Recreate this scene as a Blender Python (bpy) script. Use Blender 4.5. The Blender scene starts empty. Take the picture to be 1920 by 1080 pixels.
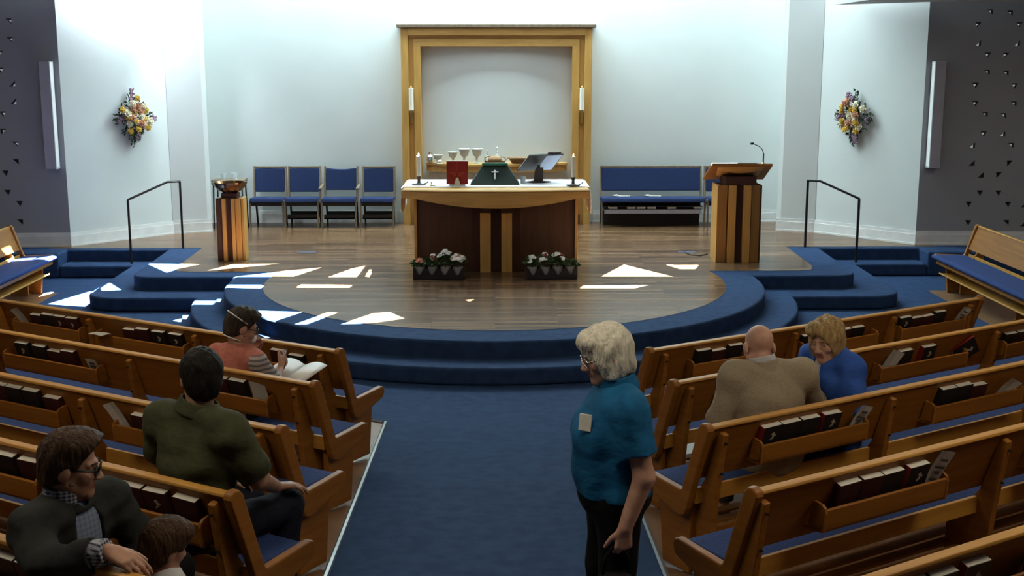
import bpy, bmesh, math, random
import numpy as np
from mathutils import Vector, Matrix, Euler
from mathutils.geometry import tessellate_polygon
random.seed(7)
SC = bpy.context.scene
COL = SC.collection
R = math.radians
PI = math.pi

# ------------------------------------------------------------------ materials
def mat(name, c1, c2=None, rough=.6, scale=(6, 6, 6), metal=0., bump=0., bscale=None, spec=.5, detail=3., emit=None, trans=0., ior=1.45, sheen=0., coat=0.):
    m = bpy.data.materials.new(name); m.use_nodes = True
    nt = m.node_tree; N = nt.nodes; Lk = nt.links
    b = N['Principled BSDF']
    b.inputs['Roughness'].default_value = rough
    b.inputs['Metallic'].default_value = metal
    b.inputs['Specular IOR Level'].default_value = spec
    b.inputs['IOR'].default_value = ior
    b.inputs['Transmission Weight'].default_value = trans
    b.inputs['Sheen Weight'].default_value = sheen
    b.inputs['Coat Weight'].default_value = coat
    tc = N.new('ShaderNodeTexCoord'); mp = N.new('ShaderNodeMapping')
    Lk.new(tc.outputs['Object'], mp.inputs['Vector']); mp.inputs['Scale'].default_value = scale
    nz = N.new('ShaderNodeTexNoise'); nz.inputs['Scale'].default_value = 1.; nz.inputs['Detail'].default_value = detail
    Lk.new(mp.outputs['Vector'], nz.inputs['Vector'])
    c2 = c2 or tuple(x * .9 for x in c1)
    rp = N.new('ShaderNodeValToRGB')
    rp.color_ramp.elements[0].position = .35; rp.color_ramp.elements[1].position = .65
    rp.color_ramp.elements[0].color = (*c1, 1); rp.color_ramp.elements[1].color = (*c2, 1)
    Lk.new(nz.outputs['Fac'], rp.inputs['Fac']); Lk.new(rp.outputs['Color'], b.inputs['Base Color'])
    if bump:
        n2 = nz
        if bscale:
            mp2 = N.new('ShaderNodeMapping'); Lk.new(tc.outputs['Object'], mp2.inputs['Vector']); mp2.inputs['Scale'].default_value = bscale
            n2 = N.new('ShaderNodeTexNoise'); n2.inputs['Scale'].default_value = 1.; Lk.new(mp2.outputs['Vector'], n2.inputs['Vector'])
        bp = N.new('ShaderNodeBump'); bp.inputs['Strength'].default_value = bump; bp.inputs['Distance'].default_value = .01
        Lk.new(n2.outputs['Fac'], bp.inputs['Height']); Lk.new(bp.outputs['Normal'], b.inputs['Normal'])
    if emit:
        b.inputs['Emission Color'].default_value = (*emit[0], 1); b.inputs['Emission Strength'].default_value = emit[1]
    return m

def plank_mat(name, cols, rough=.35, pw=.085, pl=1.3, rot=0.):
    m = bpy.data.materials.new(name); m.use_nodes = True
    nt = m.node_tree; N = nt.nodes; Lk = nt.links; b = N['Principled BSDF']
    tc = N.new('ShaderNodeTexCoord'); mp = N.new('ShaderNodeMapping'); Lk.new(tc.outputs['Object'], mp.inputs['Vector'])
    mp.inputs['Rotation'].default_value = (0, 0, rot)
    br = N.new('ShaderNodeTexBrick'); Lk.new(mp.outputs['Vector'], br.inputs['Vector'])
    br.inputs['Scale'].default_value = 1.; br.inputs['Brick Width'].default_value = pl; br.inputs['Row Height'].default_value = pw
    br.inputs['Mortar Size'].default_value = .0015; br.inputs['Bias'].default_value = -.1
    br.inputs['Color1'].default_value = (*cols[0], 1); br.inputs['Color2'].default_value = (*cols[1], 1); br.inputs['Mortar'].default_value = (*[x * .35 for x in cols[0]], 1)
    mp2 = N.new('ShaderNodeMapping'); Lk.new(tc.outputs['Object'], mp2.inputs['Vector']); mp2.inputs['Rotation'].default_value = (0, 0, rot)
    mp2.inputs['Scale'].default_value = (1.2, 30, 1)
    nz = N.new('ShaderNodeTexNoise'); nz.inputs['Scale'].default_value = 1.; nz.inputs['Detail'].default_value = 4; Lk.new(mp2.outputs['Vector'], nz.inputs['Vector'])
    mx = N.new('ShaderNodeMix'); mx.data_type = 'RGBA'; mx.blend_type = 'MIX'
    mr = N.new('ShaderNodeMapRange'); Lk.new(nz.outputs['Fac'], mr.inputs[0]); mr.inputs[1].default_value = .3; mr.inputs[2].default_value = .75; mr.inputs[4].default_value = .75; Lk.new(mr.outputs[0], mx.inputs[0]); Lk.new(br.outputs['Color'], mx.inputs[6]); mx.inputs[7].default_value = (*cols[2], 1)
    Lk.new(mx.outputs[2], b.inputs['Base Color'])
    b.inputs['Roughness'].default_value = rough; b.inputs['Specular IOR Level'].default_value = .32
    return m

M = {}
M['pew'] = mat('oak_pew', (.31, .122, .015), (.245, .09, .010), .5, (3, 3, 26), bump=.04)
M['pewx'] = mat('oak_board', (.29, .112, .013), (.225, .082, .009), .5, (2.2, 26, 26), bump=.04)
M['oakcap'] = mat('oak_cap', (.50, .255, .045), (.42, .20, .035), .5, (2, 30, 30))
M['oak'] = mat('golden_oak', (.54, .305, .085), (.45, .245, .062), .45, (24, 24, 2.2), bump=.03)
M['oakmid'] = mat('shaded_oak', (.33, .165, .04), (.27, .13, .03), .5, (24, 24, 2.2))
M['oakh'] = mat('golden_oak_horizontal', (.58, .34, .105), (.49, .275, .078), .45, (2.2, 24, 24), bump=.03)
M['oakdark'] = mat('brown_panel', (.075, .028, .009), (.055, .019, .006), .5, (20, 20, 2))
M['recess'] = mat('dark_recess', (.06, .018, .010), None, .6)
M['greywood'] = mat('weathered_wood', (.20, .15, .105), (.15, .11, .075), .5, (20, 20, 3))
M['blackwood'] = mat('black_wood', (.018, .015, .014), None, .5)
M['blue'] = mat('blue_upholstery', (.028, .053, .165), (.022, .043, .135), .9, (60, 60, 60), bump=.15, spec=.2)
M['navy'] = mat('blue_chair_fabric', (.019, .031, .090), (.015, .025, .075), .9, (60, 60, 60), bump=.12, spec=.2)
M['carpet'] = mat('blue_carpet', (.024, .054, .128), (.017, .040, .100), .95, (9, 9, 9), bump=.3, bscale=(160, 160, 160), detail=8, spec=.2)
M['wall'] = mat('white_wall', (.62, .65, .645), (.60, .63, .625), .7, (2, 2, 2), bump=.02, bscale=(80, 80, 80))
M['greywall'] = mat('grey_wall', (.32, .325, .345), (.305, .31, .33), .7, (2, 2, 2))
M['white'] = mat('white_paint', (.78, .78, .77), None, .5)
M['ceil'] = mat('ceiling_paint', (.45, .45, .46), None, .8)
M['plank'] = plank_mat('platform_planks', ((.060, .028, .012), (.26, .145, .075), (.11, .060, .033)), .27)
M['plankn'] = plank_mat('nave_planks', ((.19, .10, .05), (.26, .15, .08), (.17, .09, .045)), .34, rot=R(60))
M['black'] = mat('black_metal', (.012, .012, .013), None, .4)
M['trim'] = mat('grey_metal_trim', (.25, .26, .27), None, .35, metal=.6)
M['paper'] = mat('paper', (.62, .62, .58), (.55, .55, .52), .8, (40, 40, 40))
M['print'] = mat('printed_ink', (.06, .05, .05), None, .8)
M['pages'] = mat('book_pages', (.80, .78, .70), (.70, .68, .6), .85, (8, 220, 8))
M['maroon'] = mat('maroon_cover', (.055, .011, .010), (.04, .008, .008), .55)
M['blackcover'] = mat('black_cover', (.014, .012, .013), None, .5)
M['redcover'] = mat('red_cover', (.22, .012, .014), None, .5)
M['emblem'] = mat('pale_emblem', (.42, .38, .32), None, .6)
M['cloth'] = mat('white_cloth', (.82, .83, .86), None, .8, bump=.05, bscale=(30, 30, 30))
M['green'] = mat('green_cloth', (.004, .016, .009), (.003, .013, .007), .8)
M['greenlit'] = mat('green_lit_edge', (.03, .16, .10), None, .7)
M['red'] = mat('red_binding', (.27, .008, .006), (.21, .006, .005), .6)
M['redlite'] = mat('red_cross', (.36, .035, .02), None, .6)
M['ivory'] = mat('ivory', (.75, .66, .52), None, .5)
M['wax'] = mat('candle_wax', (.80, .76, .66), None, .5)
M['flame'] = mat('flame', (1, .8, .5), None, .5, emit=((1., .75, .42), 7.))
M['brass'] = mat('brass', (.55, .38, .16), None, .3, metal=1.)
M['bronze'] = mat('bronze_bowl', (.26, .14, .07), (.18, .09, .045), .16, (6, 6, 6), metal=1., bump=.1)
M['silver'] = mat('silver', (.75, .75, .76), None, .2, metal=1.)
M['pewter'] = mat('dark_brown_metal', (.05, .032, .030), None, .5)
M['glass'] = mat('clear_glass', (.92, .95, .95), None, .04, trans=.85, spec=.6)
M['frost'] = mat('pale_glass', (.86, .90, .92), None, .18, trans=.45, spec=.6)
M['basket'] = mat('woven_basket', (.27, .15, .065), (.15, .08, .035), .8, (10, 10, 90), bump=.5, bscale=(50, 50, 140))
M['bread'] = mat('bread_crust', (.33, .20, .10), (.25, .14, .065), .8, (30, 30, 30), bump=.2)
M['leaf'] = mat('leaf_green', (.035, .065, .03), (.02, .042, .02), .6, (30, 30, 30))
M['leaf2'] = mat('bright_leaf', (.06, .12, .035), (.035, .08, .025), .55, (30, 30, 30))
M['yellow'] = mat('yellow_petal', (.66, .42, .06), (.55, .33, .04), .7, (40, 40, 40))
M['cream'] = mat('cream_petal', (.70, .63, .46), (.62, .55, .38), .7, (40, 40, 40))
M['peach'] = mat('peach_petal', (.52, .25, .14), (.44, .19, .11), .7, (40, 40, 40))
M['lilac'] = mat('lilac_blossom', (.38, .26, .34), (.30, .20, .27), .8, (60, 60, 60))
M['wpetal'] = mat('white_petal', (.80, .78, .74), None, .7)
M['rpetal'] = mat('red_petal', (.30, .035, .02), None, .7)
M['opetal'] = mat('salmon_petal', (.50, .16, .09), None, .7)
M['traym'] = mat('dark_tray', (.012, .011, .014), None, .6)
M['pot'] = mat('pot_white', (.42, .40, .42), None, .7)
M['fixture'] = mat('fixture_metal', (.42, .41, .47), None, .45)
M['screen'] = mat('pale_blue_panel', (.55, .6, .8), None, .3)
M['nicheglow'] = mat('niche_painted_glow', (.8, .82, .85), None, .3, emit=((.85, .92, 1.), .28))  # pale emission painted in as the bright facets of upper niches
M['vent'] = mat('floor_vent', (.045, .045, .07), None, .5)

# ------------------------------------------------------------------ mesh collector
class MB:
    def __init__(s): s.v = []; s.f = []; s.mi = []; s.cur = 0; s.T = Matrix()
    def add(s, vs, fs):
        o = len(s.v); s.v += [s.T @ Vector(v) for v in vs]; s.f += [tuple(i + o for i in f) for f in fs]; s.mi += [s.cur] * len(fs); return s
    def box(s, c, d, rot=None):
        x, y, z = d[0] / 2, d[1] / 2, d[2] / 2
        vs = [Vector((a * x, b * y, e * z)) for e in (-1, 1) for b in (-1, 1) for a in (-1, 1)]
        if rot is not None: vs = [rot @ v for v in vs]
        vs = [v + Vector(c) for v in vs]
        return s.add(vs, [(0, 2, 3, 1), (4, 5, 7, 6), (0, 1, 5, 4), (2, 6, 7, 3), (0, 4, 6, 2), (1, 3, 7, 5)])
    def bb(s, lo, hi):
        return s.box([(a + b) / 2 for a, b in zip(lo, hi)], [abs(b - a) for a, b in zip(lo, hi)])
    def prism(s, pts, vec, holes=()):
        """pts: 3D polygon; extruded by vec"""
        pts = [Vector(p) for p in pts]; vec = Vector(vec); n = len(pts)
        nrm = Vector((0, 0, 0))
        for i in range(n):
            a, b = pts[i], pts[(i + 1) % n]; nrm += a.cross(b)
        if nrm.dot(vec) > 0: pts = pts[::-1]
        vs = pts + [p + vec for p in pts]
        fs = [tuple(range(n)), tuple(range(2 * n - 1, n - 1, -1))] + [((i + 1) % n, i, n + i, n + (i + 1) % n) for i in range(n)]
        return s.add(vs, fs)
    def tube(s, path, r, n=8, caps=True):
        path = [Vector(p) for p in path]; k = len(path)
        rs = r if isinstance(r, (list, tuple)) else [r] * k
        vs = []; fs = []; up = None
        for i, p in enumerate(path):
            t = (path[min(i + 1, k - 1)] - path[max(i - 1, 0)])
            t = t.normalized() if t.length > 1e-9 else Vector((0, 0, 1))
            if up is None: up = t.orthogonal().normalized()
            up = (up - t * up.dot(t)); up = up.normalized() if up.length > 1e-6 else t.orthogonal().normalized()
            w = t.cross(up)
            for j in range(n):
                a = 2 * PI * j / n
                vs.append(p + (up * math.cos(a) + w * math.sin(a)) * rs[i])
        for i in range(k - 1):
            for j in range(n):
                fs.append((i * n + j, i * n + (j + 1) % n, (i + 1) * n + (j + 1) % n, (i + 1) * n + j))
        if caps: fs += [tuple(range(n - 1, -1, -1)), tuple(range((k - 1) * n, k * n))]
        return s.add(vs, fs)
    def lathe(s, prof, c=(0, 0, 0), n=20, sx=1., sy=1.):
        vs = []; fs = []; k = len(prof)
        for r, z in prof:
            for j in range(n):
                a = 2 * PI * j / n; vs.append((c[0] + r * math.cos(a) * sx, c[1] + r * math.sin(a) * sy, c[2] + z))
        for i in range(k - 1):
            for j in range(n): fs.append((i * n + j, i * n + (j + 1) % n, (i + 1) * n + (j + 1) % n, (i + 1) * n + j))
        fs += [tuple(range(n - 1, -1, -1)), tuple(range((k - 1) * n, k * n))]
        return s.add(vs, fs)
    def ell(s, c, r, n=12, m=8, rot=None):
        vs = []; fs = []
        for i in range(m + 1):
            t = PI * i / m
            for j in range(n):
                a = 2 * PI * j / n
                v = Vector((r[0] * math.sin(t) * math.cos(a), r[1] * math.sin(t) * math.sin(a), -r[2] * math.cos(t)))
                if rot is not None: v = rot @ v
                vs.append(v + Vector(c))
        for i in range(m):
            for j in range(n): fs.append((i * n + j, i * n + (j + 1) % n, (i + 1) * n + (j + 1) % n, (i + 1) * n + j))
        return s.add(vs, fs)
    def build(s, name, m, parent=None, smooth=False, bevel=0., seg=2, weld=False):
        me = bpy.data.meshes.new(name); me.from_pydata([tuple(v) for v in s.v], [], s.f)
        ms = m if isinstance(m, (list, tuple)) else [m]
        for x in ms: me.materials.append(M[x] if isinstance(x, str) else x)
        if len(ms) > 1:
            for p, i in zip(me.polygons, s.mi): p.material_index = i
        if weld:
            bm = bmesh.new(); bm.from_mesh(me); bmesh.ops.remove_doubles(bm, verts=bm.verts, dist=1e-5); bm.to_mesh(me); bm.free()
        if smooth: me.polygons.foreach_set('use_smooth', [True] * len(me.polygons))
        me.update()
        o = bpy.data.objects.new(name, me); COL.objects.link(o)
        if parent is not None: o.parent = parent
        if bevel:
            b = o.modifiers.new('bevel', 'BEVEL'); b.width = bevel; b.segments = seg; b.limit_method = 'ANGLE'; b.angle_limit = R(40)
        return o

def thing(name, label, cat, loc=(0, 0, 0), rz=0., group=None):
    o = bpy.data.objects.new(name, None); COL.objects.link(o); o.empty_display_size = .1
    o.location = loc; o.rotation_euler = (0, 0, rz)
    return tag(o, label, cat, group)
def tag(o, label, cat, group=None):
    o['label'] = label; o['category'] = cat
    if group: o['group'] = group
    return o
def struct(o): o['kind'] = 'structure'; return o
KIDS = {}
def copy_tree(o, label=None):
    kids = {}
    for x in COL.objects:
        if x.parent: kids.setdefault(x.parent.name, []).append(x)
    def rec(a, par):
        c = a.copy(); COL.objects.link(c)
        if par is not None: c.parent = par
        for k in kids.get(a.name, []): rec(k, c)
        return c
    c = rec(o, None)
    if label: c['label'] = label
    return c
def arc(cx, cy, r, a0, a1, n):
    return [(cx + r * math.cos(a0 + (a1 - a0) * i / n), cy + r * math.sin(a0 + (a1 - a0) * i / n)) for i in range(n + 1)]
TH = R(31.)
def floorz(x, y):
    a = max(abs(x), .9)
    return .0817 * max(0., 8.536 - (.857 * y - .515 * a))
ZP = .34
# ------------------------------------------------------------------ setting: floors
def uy(a, u): return (u + .515 * a) / .857
def surf(mb, pts, z=None, dz=0.):
    vs = [(x, y, (floorz(x, y) if z is None else z) + dz) for x, y in pts]
    mb.add(vs, [tuple(range(len(vs)))])
mb = MB()                                            # wooden nave floor under both blocks of pews
for s in (1, -1):
    for a0, a1 in ((.9, 3.), (3., 6.), (6., 9.)):
        q = [(s * a0, uy(a0, -1.2)), (s * a1, uy(a1, -1.2)), (s * a1, uy(a1, 7.88)), (s * a0, uy(a0, 7.88))]
        surf(mb, q if s > 0 else q[::-1])
    q = [(s * 5.66, uy(5.66, 7.88)), (s * 9, uy(9, 7.88)), (s * 9, uy(9, 8.536)), (s * 5.66, uy(5.66, 8.536))]
    surf(mb, q if s > 0 else q[::-1])
    q = [(s * 5.66, uy(5.66, 8.536)), (s * 9, uy(9, 8.536)), (s * 9, 15.7), (s * 5.66, 15.7)]
    surf(mb, q if s > 0 else q[::-1], 0.)
struct(mb.build('floor', 'plankn'))
mb = MB()                                            # carpet: aisle, cross aisle and the area round the platform
surf(mb, [(-.9, -1.5), (.9, -1.5), (.9, 10.42), (-.9, 10.42)])
for s in (1, -1):
    q = [(s * .9, uy(.9, 7.88)), (s * 5.66, uy(5.66, 7.88)), (s * 5.66, uy(5.66, 8.536)), (s * .9, uy(.9, 8.536))]
    surf(mb, q if s > 0 else q[::-1])
surf(mb, [(-.9, 10.4197), (.9, 10.4197), (5.66, uy(5.66, 8.536)), (5.66, 15.7), (9, 15.7), (9, 18), (-9, 18), (-9, 15.7), (-5.66, 15.7), (-5.66, uy(5.66, 8.536))], 0.)
struct(mb.build('floor_carpet', 'carpet'))
for i, s in enumerate((1, -1)):                      # metal edge strip between carpet and wood
    mb = MB()
    p = [(s * .91, y, floorz(s * .9, y) + .004) for y in (-1.0, 9.75)] + [(s * a, uy(a, 7.87), floorz(s * a, uy(a, 7.87)) + .004) for a in (.93, 5.6)]
    mb.tube(p[:2], .016, 6); mb.tube(p[2:], .016, 6)
    struct(mb.build('trim_%d' % (i + 1), 'trim'))
# platform and its step
def mirror(h): return h + [(-x, y) for x, y in h[::-1] if abs(x) > 1e-6]
def outline(Rr, ys, xs, r, xs2, yb, ystep):
    c = (0., 14.67)
    a1 = math.asin((ys - c[1]) / Rr)
    h = arc(*c, Rr, -PI / 2, a1, 40)
    h += arc(xs - r, ys + r, r, -PI / 2, 0, 8)
    h += [(xs2, ystep), (6.02, ystep)]
    return h
top = outline(3.22, 14.95, 4.53, .28, 4.60, 0, 17.12) + [(6.02, 16.75), (9, 16.75), (9, 19.9)]
stp = outline(3.60, 14.48, 4.98, .42, 5.02, 0, 16.76)[:-1] + [(6.02, 16.76), (6.02, 17.3)]
def slab(name, pts, z0, z1, m, bev):
    mb = MB(); mb.prism([(x, y, z0) for x, y in pts], (0, 0, z1 - z0))
    return struct(mb.build(name, m, bevel=bev, seg=3))
slab('platform_floor', mirror(top), .0, ZP, 'carpet', .03)
slab('platform_step', mirror(stp), .0, .17, 'carpet', .03)
h = arc(0, 14.67, 2.77, -PI / 2, math.asin(.6 / 2.77), 40) + [(3.85, 15.27), (4.02, 15.33), (4.11, 15.6), (4.15, 17.22), (6.3, 17.22), (6.3, 19.9)]
mb = MB(); mb.add([(x, y, ZP + .004) for x, y in mirror(h)], [tuple(range(len(mirror(h))))])
struct(mb.build('platform_floor_boards', 'plank'))
# ------------------------------------------------------------------ walls
def wall(name, plan, z0, z1, m, holes=None):
    mb = MB(); mb.prism([(x, y, z0) for x, y in plan], (0, 0, z1 - z0)); return struct(mb.build(name, m))
wall('wall_back', [(-5.2, 19.85), (5.2, 19.85), (5.2, 20.05), (-5.2, 20.05)], 0, 6.5, 'wall')
for s, nm in ((1, 'right'), (-1, 'left')):
    wall('wall_return_' + nm, [(s * 4.375, 18.88), (s * 4.43, 18.83), (s * 4.91, 18.63), (s * 5.1, 18.8), (s * 5.1, 19.84), (s * 4.66, 19.84)], 0, 6.5, 'wall')
    wall('wall_angled_' + nm, [(s * 4.915, 18.632), (s * 6.05, 17.40), (s * 6.2, 17.54), (s * 5.06, 18.78)], 0, 6.5, 'wall')
    # baseboards: tall board with a thin cap and a shoe
    def base(name, pts, z):
        mb = MB()
        for a, b in zip(pts[:-1], pts[1:]):
            a = Vector((*a, 0)); b = Vector((*b, 0)); d = (b - a).normalized(); n = Vector((d.y, -d.x, 0)) * s
            if n.y > 0: n = -n
            a2 = a - d * .01; b2 = b + d * .01
            for t, z0, z1 in ((.022, z, z + .155), (.032, z, z + .03), (.012, z + .155, z + .20)):
                mb.prism([a2 + Vector((0, 0, z0)), b2 + Vector((0, 0, z0)), b2 + n * t + Vector((0, 0, z0)), a2 + n * t + Vector((0, 0, z0))], (0, 0, z1 - z0))
        struct(mb.build(name, 'white'))
    base('baseboard_angled_' + nm, [(s * 4.375, 18.845), (s * 4.91, 18.628), (s * 6.05, 17.395)], ZP)
    base('baseboard_grey_' + nm, [(s * 6.05, 17.395), (s * 9, 17.3)], ZP)
    base('baseboard_back_' + nm, [(s * 1.6, 19.85), (s * 4.64, 19.85)], ZP)
# grey walls with small triangular niches whose light and shade are painted in
TL = [(15, 40), (17, 75), (0, 101), (0, 132), (22, 157), (24, 190), (5, 214), (6, 247), (28, 271), (29, 304), (10, 325), (14, 361), (36, 382), (37, 417), (19, 438)]
TRa = [(345, 105), (510, 115), (250, 212), (590, 210), (245, 365), (570, 365), (325, 465), (480, 470), (318, 615), (475, 622), (222, 720), (548, 725), (220, 875), (540, 880), (300, 970), (455, 980)]
TRb = [(290, 140), (447, 140), (195, 235), (517, 240), (192, 385), (508, 388), (268, 485), (418, 488), (258, 640), (413, 640), (165, 735), (492, 735), (160, 890), (475, 890), (235, 980), (620, 895), (625, 735)]
TR = [(1780 + x / 4.5, y / 4.5) for x, y in TRa] + [(1780 + x / 4.5, 220 + y / 4.5) for x, y in TRb]
def wall_xz(px, py, Y):                              # measured position on the wall plane
    F = 2300.; p = math.atan(440 / F); yw = math.atan(32 / F)
    u = (px - 960) / F; v = (540 - py) / F
    cp, sp, cy, sy = math.cos(p), math.sin(p), math.cos(yw), math.sin(yw)
    d = (sy * cp + u * cy + v * sy * sp, cy * cp - u * sy + v * cy * sp, -sp + v * cp)
    return d[0] * Y / d[1], 3.05 + d[2] * Y / d[1]
for s, nm, lst in ((1, 'right', TR), (-1, 'left', TL)):
    pts = [wall_xz(px, py, 17.36) for px, py in lst]
    # carry the same scattered pattern on along the wall beyond the frame
    tri = []
    rnd = random.Random(3)
    for i, (x, z) in enumerate(pts):
        k = rnd.randrange(4); L = .082
        base3 = [[(-.5, -.5), (.5, -.5), (.5, .5)], [(-.5, .5), (.5, .5), (.5, -.4)], [(-.5, .5), (.5, .5), (-.4, -.5)], [(-.55, .45), (.55, .45), (.1, -.5)]][k]
        tri.append([(x + a * L, z + b * L) for a, b in base3])
    outer = [(s * 6.05, 0.), (s * 9., 0.), (s * 9., 4.4), (s * 6.05, 4.4)]
    def yy(x): return 17.395 - .0322 * (abs(x) - 6.05)
    loops = [outer] + tri
    flat = [p for l in loops for p in l]
    tess = tessellate_polygon([[Vector((x, z, 0)) for x, z in l] for l in loops])
    mb = MB()
    mb.add([(x, yy(x), z) for x, z in flat], [tuple(t) for t in tess])
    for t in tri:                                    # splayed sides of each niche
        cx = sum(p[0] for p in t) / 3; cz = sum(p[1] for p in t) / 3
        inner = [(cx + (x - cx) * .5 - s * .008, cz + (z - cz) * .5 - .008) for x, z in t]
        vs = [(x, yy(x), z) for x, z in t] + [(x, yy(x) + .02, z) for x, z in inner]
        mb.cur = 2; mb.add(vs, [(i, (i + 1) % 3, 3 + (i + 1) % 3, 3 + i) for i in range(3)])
        mb.cur = 1 if cz > 1.75 else 2; mb.add(vs[3:], [(0, 1, 2)]); mb.cur = 0  # upper inner facets glow, lower ones black: lit look set by height
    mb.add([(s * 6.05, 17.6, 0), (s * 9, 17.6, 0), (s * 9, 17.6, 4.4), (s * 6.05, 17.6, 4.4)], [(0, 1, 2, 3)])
    struct(mb.build('wall_grey_' + nm, ['greywall', 'nicheglow', 'black']))
    wall('wall_nave_' + nm, [(s * 9, -2), (s * 9.2, -2), (s * 9.2, 18), (s * 9, 18)], 0, 6.5, 'greywall')
    zs0 = 3.74 if s > 0 else 3.86                        # side soffit, leaving a light slot along the angled wall
    mb = MB(); mb.prism([(s * 4.93, 10.8, zs0), (s * 9.2, 10.8, zs0), (s * 9.2, 17.0, zs0), (s * 6.05, 17.0, zs0), (s * 4.93, 18.2, zs0)], (0, 0, .14))
    struct(mb.build('ceiling_soffit_' + nm, 'ceil'))
mb = MB(); mb.bb((-9.2, -3, 3.74), (9.2, 10.8, 3.9)); struct(mb.build('ceiling', 'ceil'))
wall('wall_well_left', [(-5.1, 10.8), (-4.95, 10.8), (-4.95, 16.4), (-5.1, 16.4)], 3.9, 6.5, 'wall')
wall('wall_well_front', [(-5.1, 10.65), (9.2, 10.65), (9.2, 10.8), (-5.1, 10.8)], 3.9, 6.5, 'wall')
# unseen roof over the chancel, added as a mask: openings shaped to throw sun patches
SUN = Vector((-.38, -.12, -1.)).normalized()
ZR = 6.5
def up(x, y, z):
    t = (ZR - z) / -SUN.z
    return (x - SUN.x * t, y - SUN.y * t)
PATCH = {'z34': [[(-4.576, 15.946), (-3.856, 15.853), (-4.053, 15.532), (-4.132, 15.261)], [(-3.648, 15.37), (-3.424, 15.847), (-2.832, 15.88)],
 [(-3.236, 14.948), (-2.809, 15.243), (-2.234, 15.587), (-2.492, 14.938)], [(-2.053, 14.895), (-1.833, 15.501), (-1.69, 15.7), (-1.711, 14.89)],
 [(-1.603, 14.926), (-1.6, 15.419), (-1.501, 15.379), (-1.561, 15.302), (-1.554, 14.888)], [(-3.252, 14.416), (-2.788, 14.409), (-2.743, 14.306), (-2.756, 14.172), (-3.215, 14.245)],
 [(-2.34, 14.267), (-2.311, 14.402), (-1.703, 14.36), (-1.715, 14.191), (-2.33, 14.2)], [(-2.625, 12.924), (-2.057, 12.833), (-2.286, 12.36)],
 [(-2.041, 12.23), (-1.781, 12.802), (-1.681, 12.773), (-1.921, 12.228)], [(-1.568, 12.223), (-1.293, 12.741), (-1.128, 12.793), (-0.951, 12.47), (-1.247, 12.269)],
 [(1.313, 14.885), (1.679, 15.735), (2.183, 14.873)], [(0.997, 14.12), (1.053, 14.287), (1.817, 14.311), (1.635, 14.111)],
 [(2.228, 15.727), (2.658, 15.762), (2.551, 15.401), (2.361, 15.404)], [(-0.331, 13.442), (-0.243, 13.471), (-0.288, 13.352)]],
 'z17': [[(-4.921, 15.124), (-4.933, 15.488), (-4.636, 14.99), (-4.853, 14.948)], [(-3.637, 14.299), (-3.309, 14.295), (-3.30, 14.074), (-3.583, 14.079)]],
 'z0': [[(-5.54, 14.967), (-5.281, 15.796), (-5.06, 15.365), (-5.0, 14.795)], [(-3.742, 13.984), (-3.678, 14.1), (-3.639, 13.897)], [(-6.045, 15.31), (-5.77, 15.766), (-5.73, 15.693), (-5.863, 15.308)]]}
HOLES = []
for k, z in (('z34', .34), ('z17', .17), ('z0', 0.)):
    for l in PATCH[k]: HOLES.append([up(x, y, z) for x, y in l])
0 and HOLES.append([up(x, y, 1.40) for x, y in ((-1.22, 15.22), (1.22, 15.22), (1.22, 16.34), (-1.22, 16.34))])
HOLES.append([up(x, y, .49) for x, y in ((-6.30, 15.05), (-6.2, 15.45), (-5.85, 15.52), (-5.80, 15.35), (-6.1, 15.3))])
outer = [(-9.2, 10.65), (9.2, 10.65), (9.2, 20.05), (-9.2, 20.05)]
loops = [outer] + HOLES
flat = [p for l in loops for p in l]
tess = tessellate_polygon([[Vector((x, y, 0)) for x, y in l] for l in loops])
mb = MB(); mb.add([(x, y, ZR) for x, y in flat], [tuple(t) for t in tess])
struct(mb.build('ceiling_sun_mask', 'ceil'))

# ------------------------------------------------------------------ light, world, camera
def lamp(name, kind, loc, energy, color=(1, 1, 1), size=None, rot=None, angle=None, spread=None):
    l = bpy.data.lights.new(name, kind); l.energy = energy; l.color = color
    if kind == 'AREA': l.shape = 'RECTANGLE'; l.size, l.size_y = size
    if spread: l.spread = spread
    if angle is not None: l.angle = angle
    o = bpy.data.objects.new(name, l); COL.objects.link(o); o.location = loc
    if rot: o.rotation_euler = rot
    return o
sun = lamp('sun', 'SUN', (3, 17, 12), 250., (.92, .97, 1.), angle=R(.25))
sun.rotation_euler = SUN.to_track_quat('-Z', 'Y').to_euler()
lamp('skylight_back', 'AREA', (0, 19.1, 6.3), 900., (.74, .97, 1.), (8.4, .9), (R(8), 0, 0))
lamp('skylight_well', 'AREA', (0, 16.6, 6.35), 175., (.84, .97, 1.), (8., 3.), (0, 0, 0))
for sx, en in ((-1, 100.), (1, 9.)):
    o = lamp('slot_light', 'AREA', (sx * 4.75, 17.95, 4.9), en, (.80, .92, 1.), (.4, .4), spread=R(115))
    o.rotation_euler = (Vector((sx * 5.35, 18.05, 3.45)) - o.location).to_track_quat('-Z', 'Y').to_euler()
for x, y, en in ((-3.2, 8.2, 36.), (3.2, 8.2, 30.), (-3.2, 4.6, 34.), (3.2, 4.6, 38.), (0, 4.2, 24.), (-6.9, 13.2, 22.), (6.9, 13.2, 30.), (0, 9.6, 9.)):
    lamp('unseen_nave_lamp', 'AREA', (x, y, 3.7), en, (1., .87, .66), (1.6, 1.0))  # unseen warm lamps; some added to brighten aisle, altar front and side pews
w = bpy.data.worlds.new('world'); SC.world = w; w.use_nodes = True
bg = w.node_tree.nodes['Background']; bg.inputs[0].default_value = (.75, .85, 1., 1); bg.inputs[1].default_value = .035
cam = bpy.data.cameras.new('camera'); co = bpy.data.objects.new('camera', cam); COL.objects.link(co); SC.camera = co
cam.sensor_width = 36.; cam.lens = 36. * 2300 / 1920; cam.clip_end = 200
pit = math.atan(440 / 2300.); yaw = math.atan(32 / 2300.)
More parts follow.
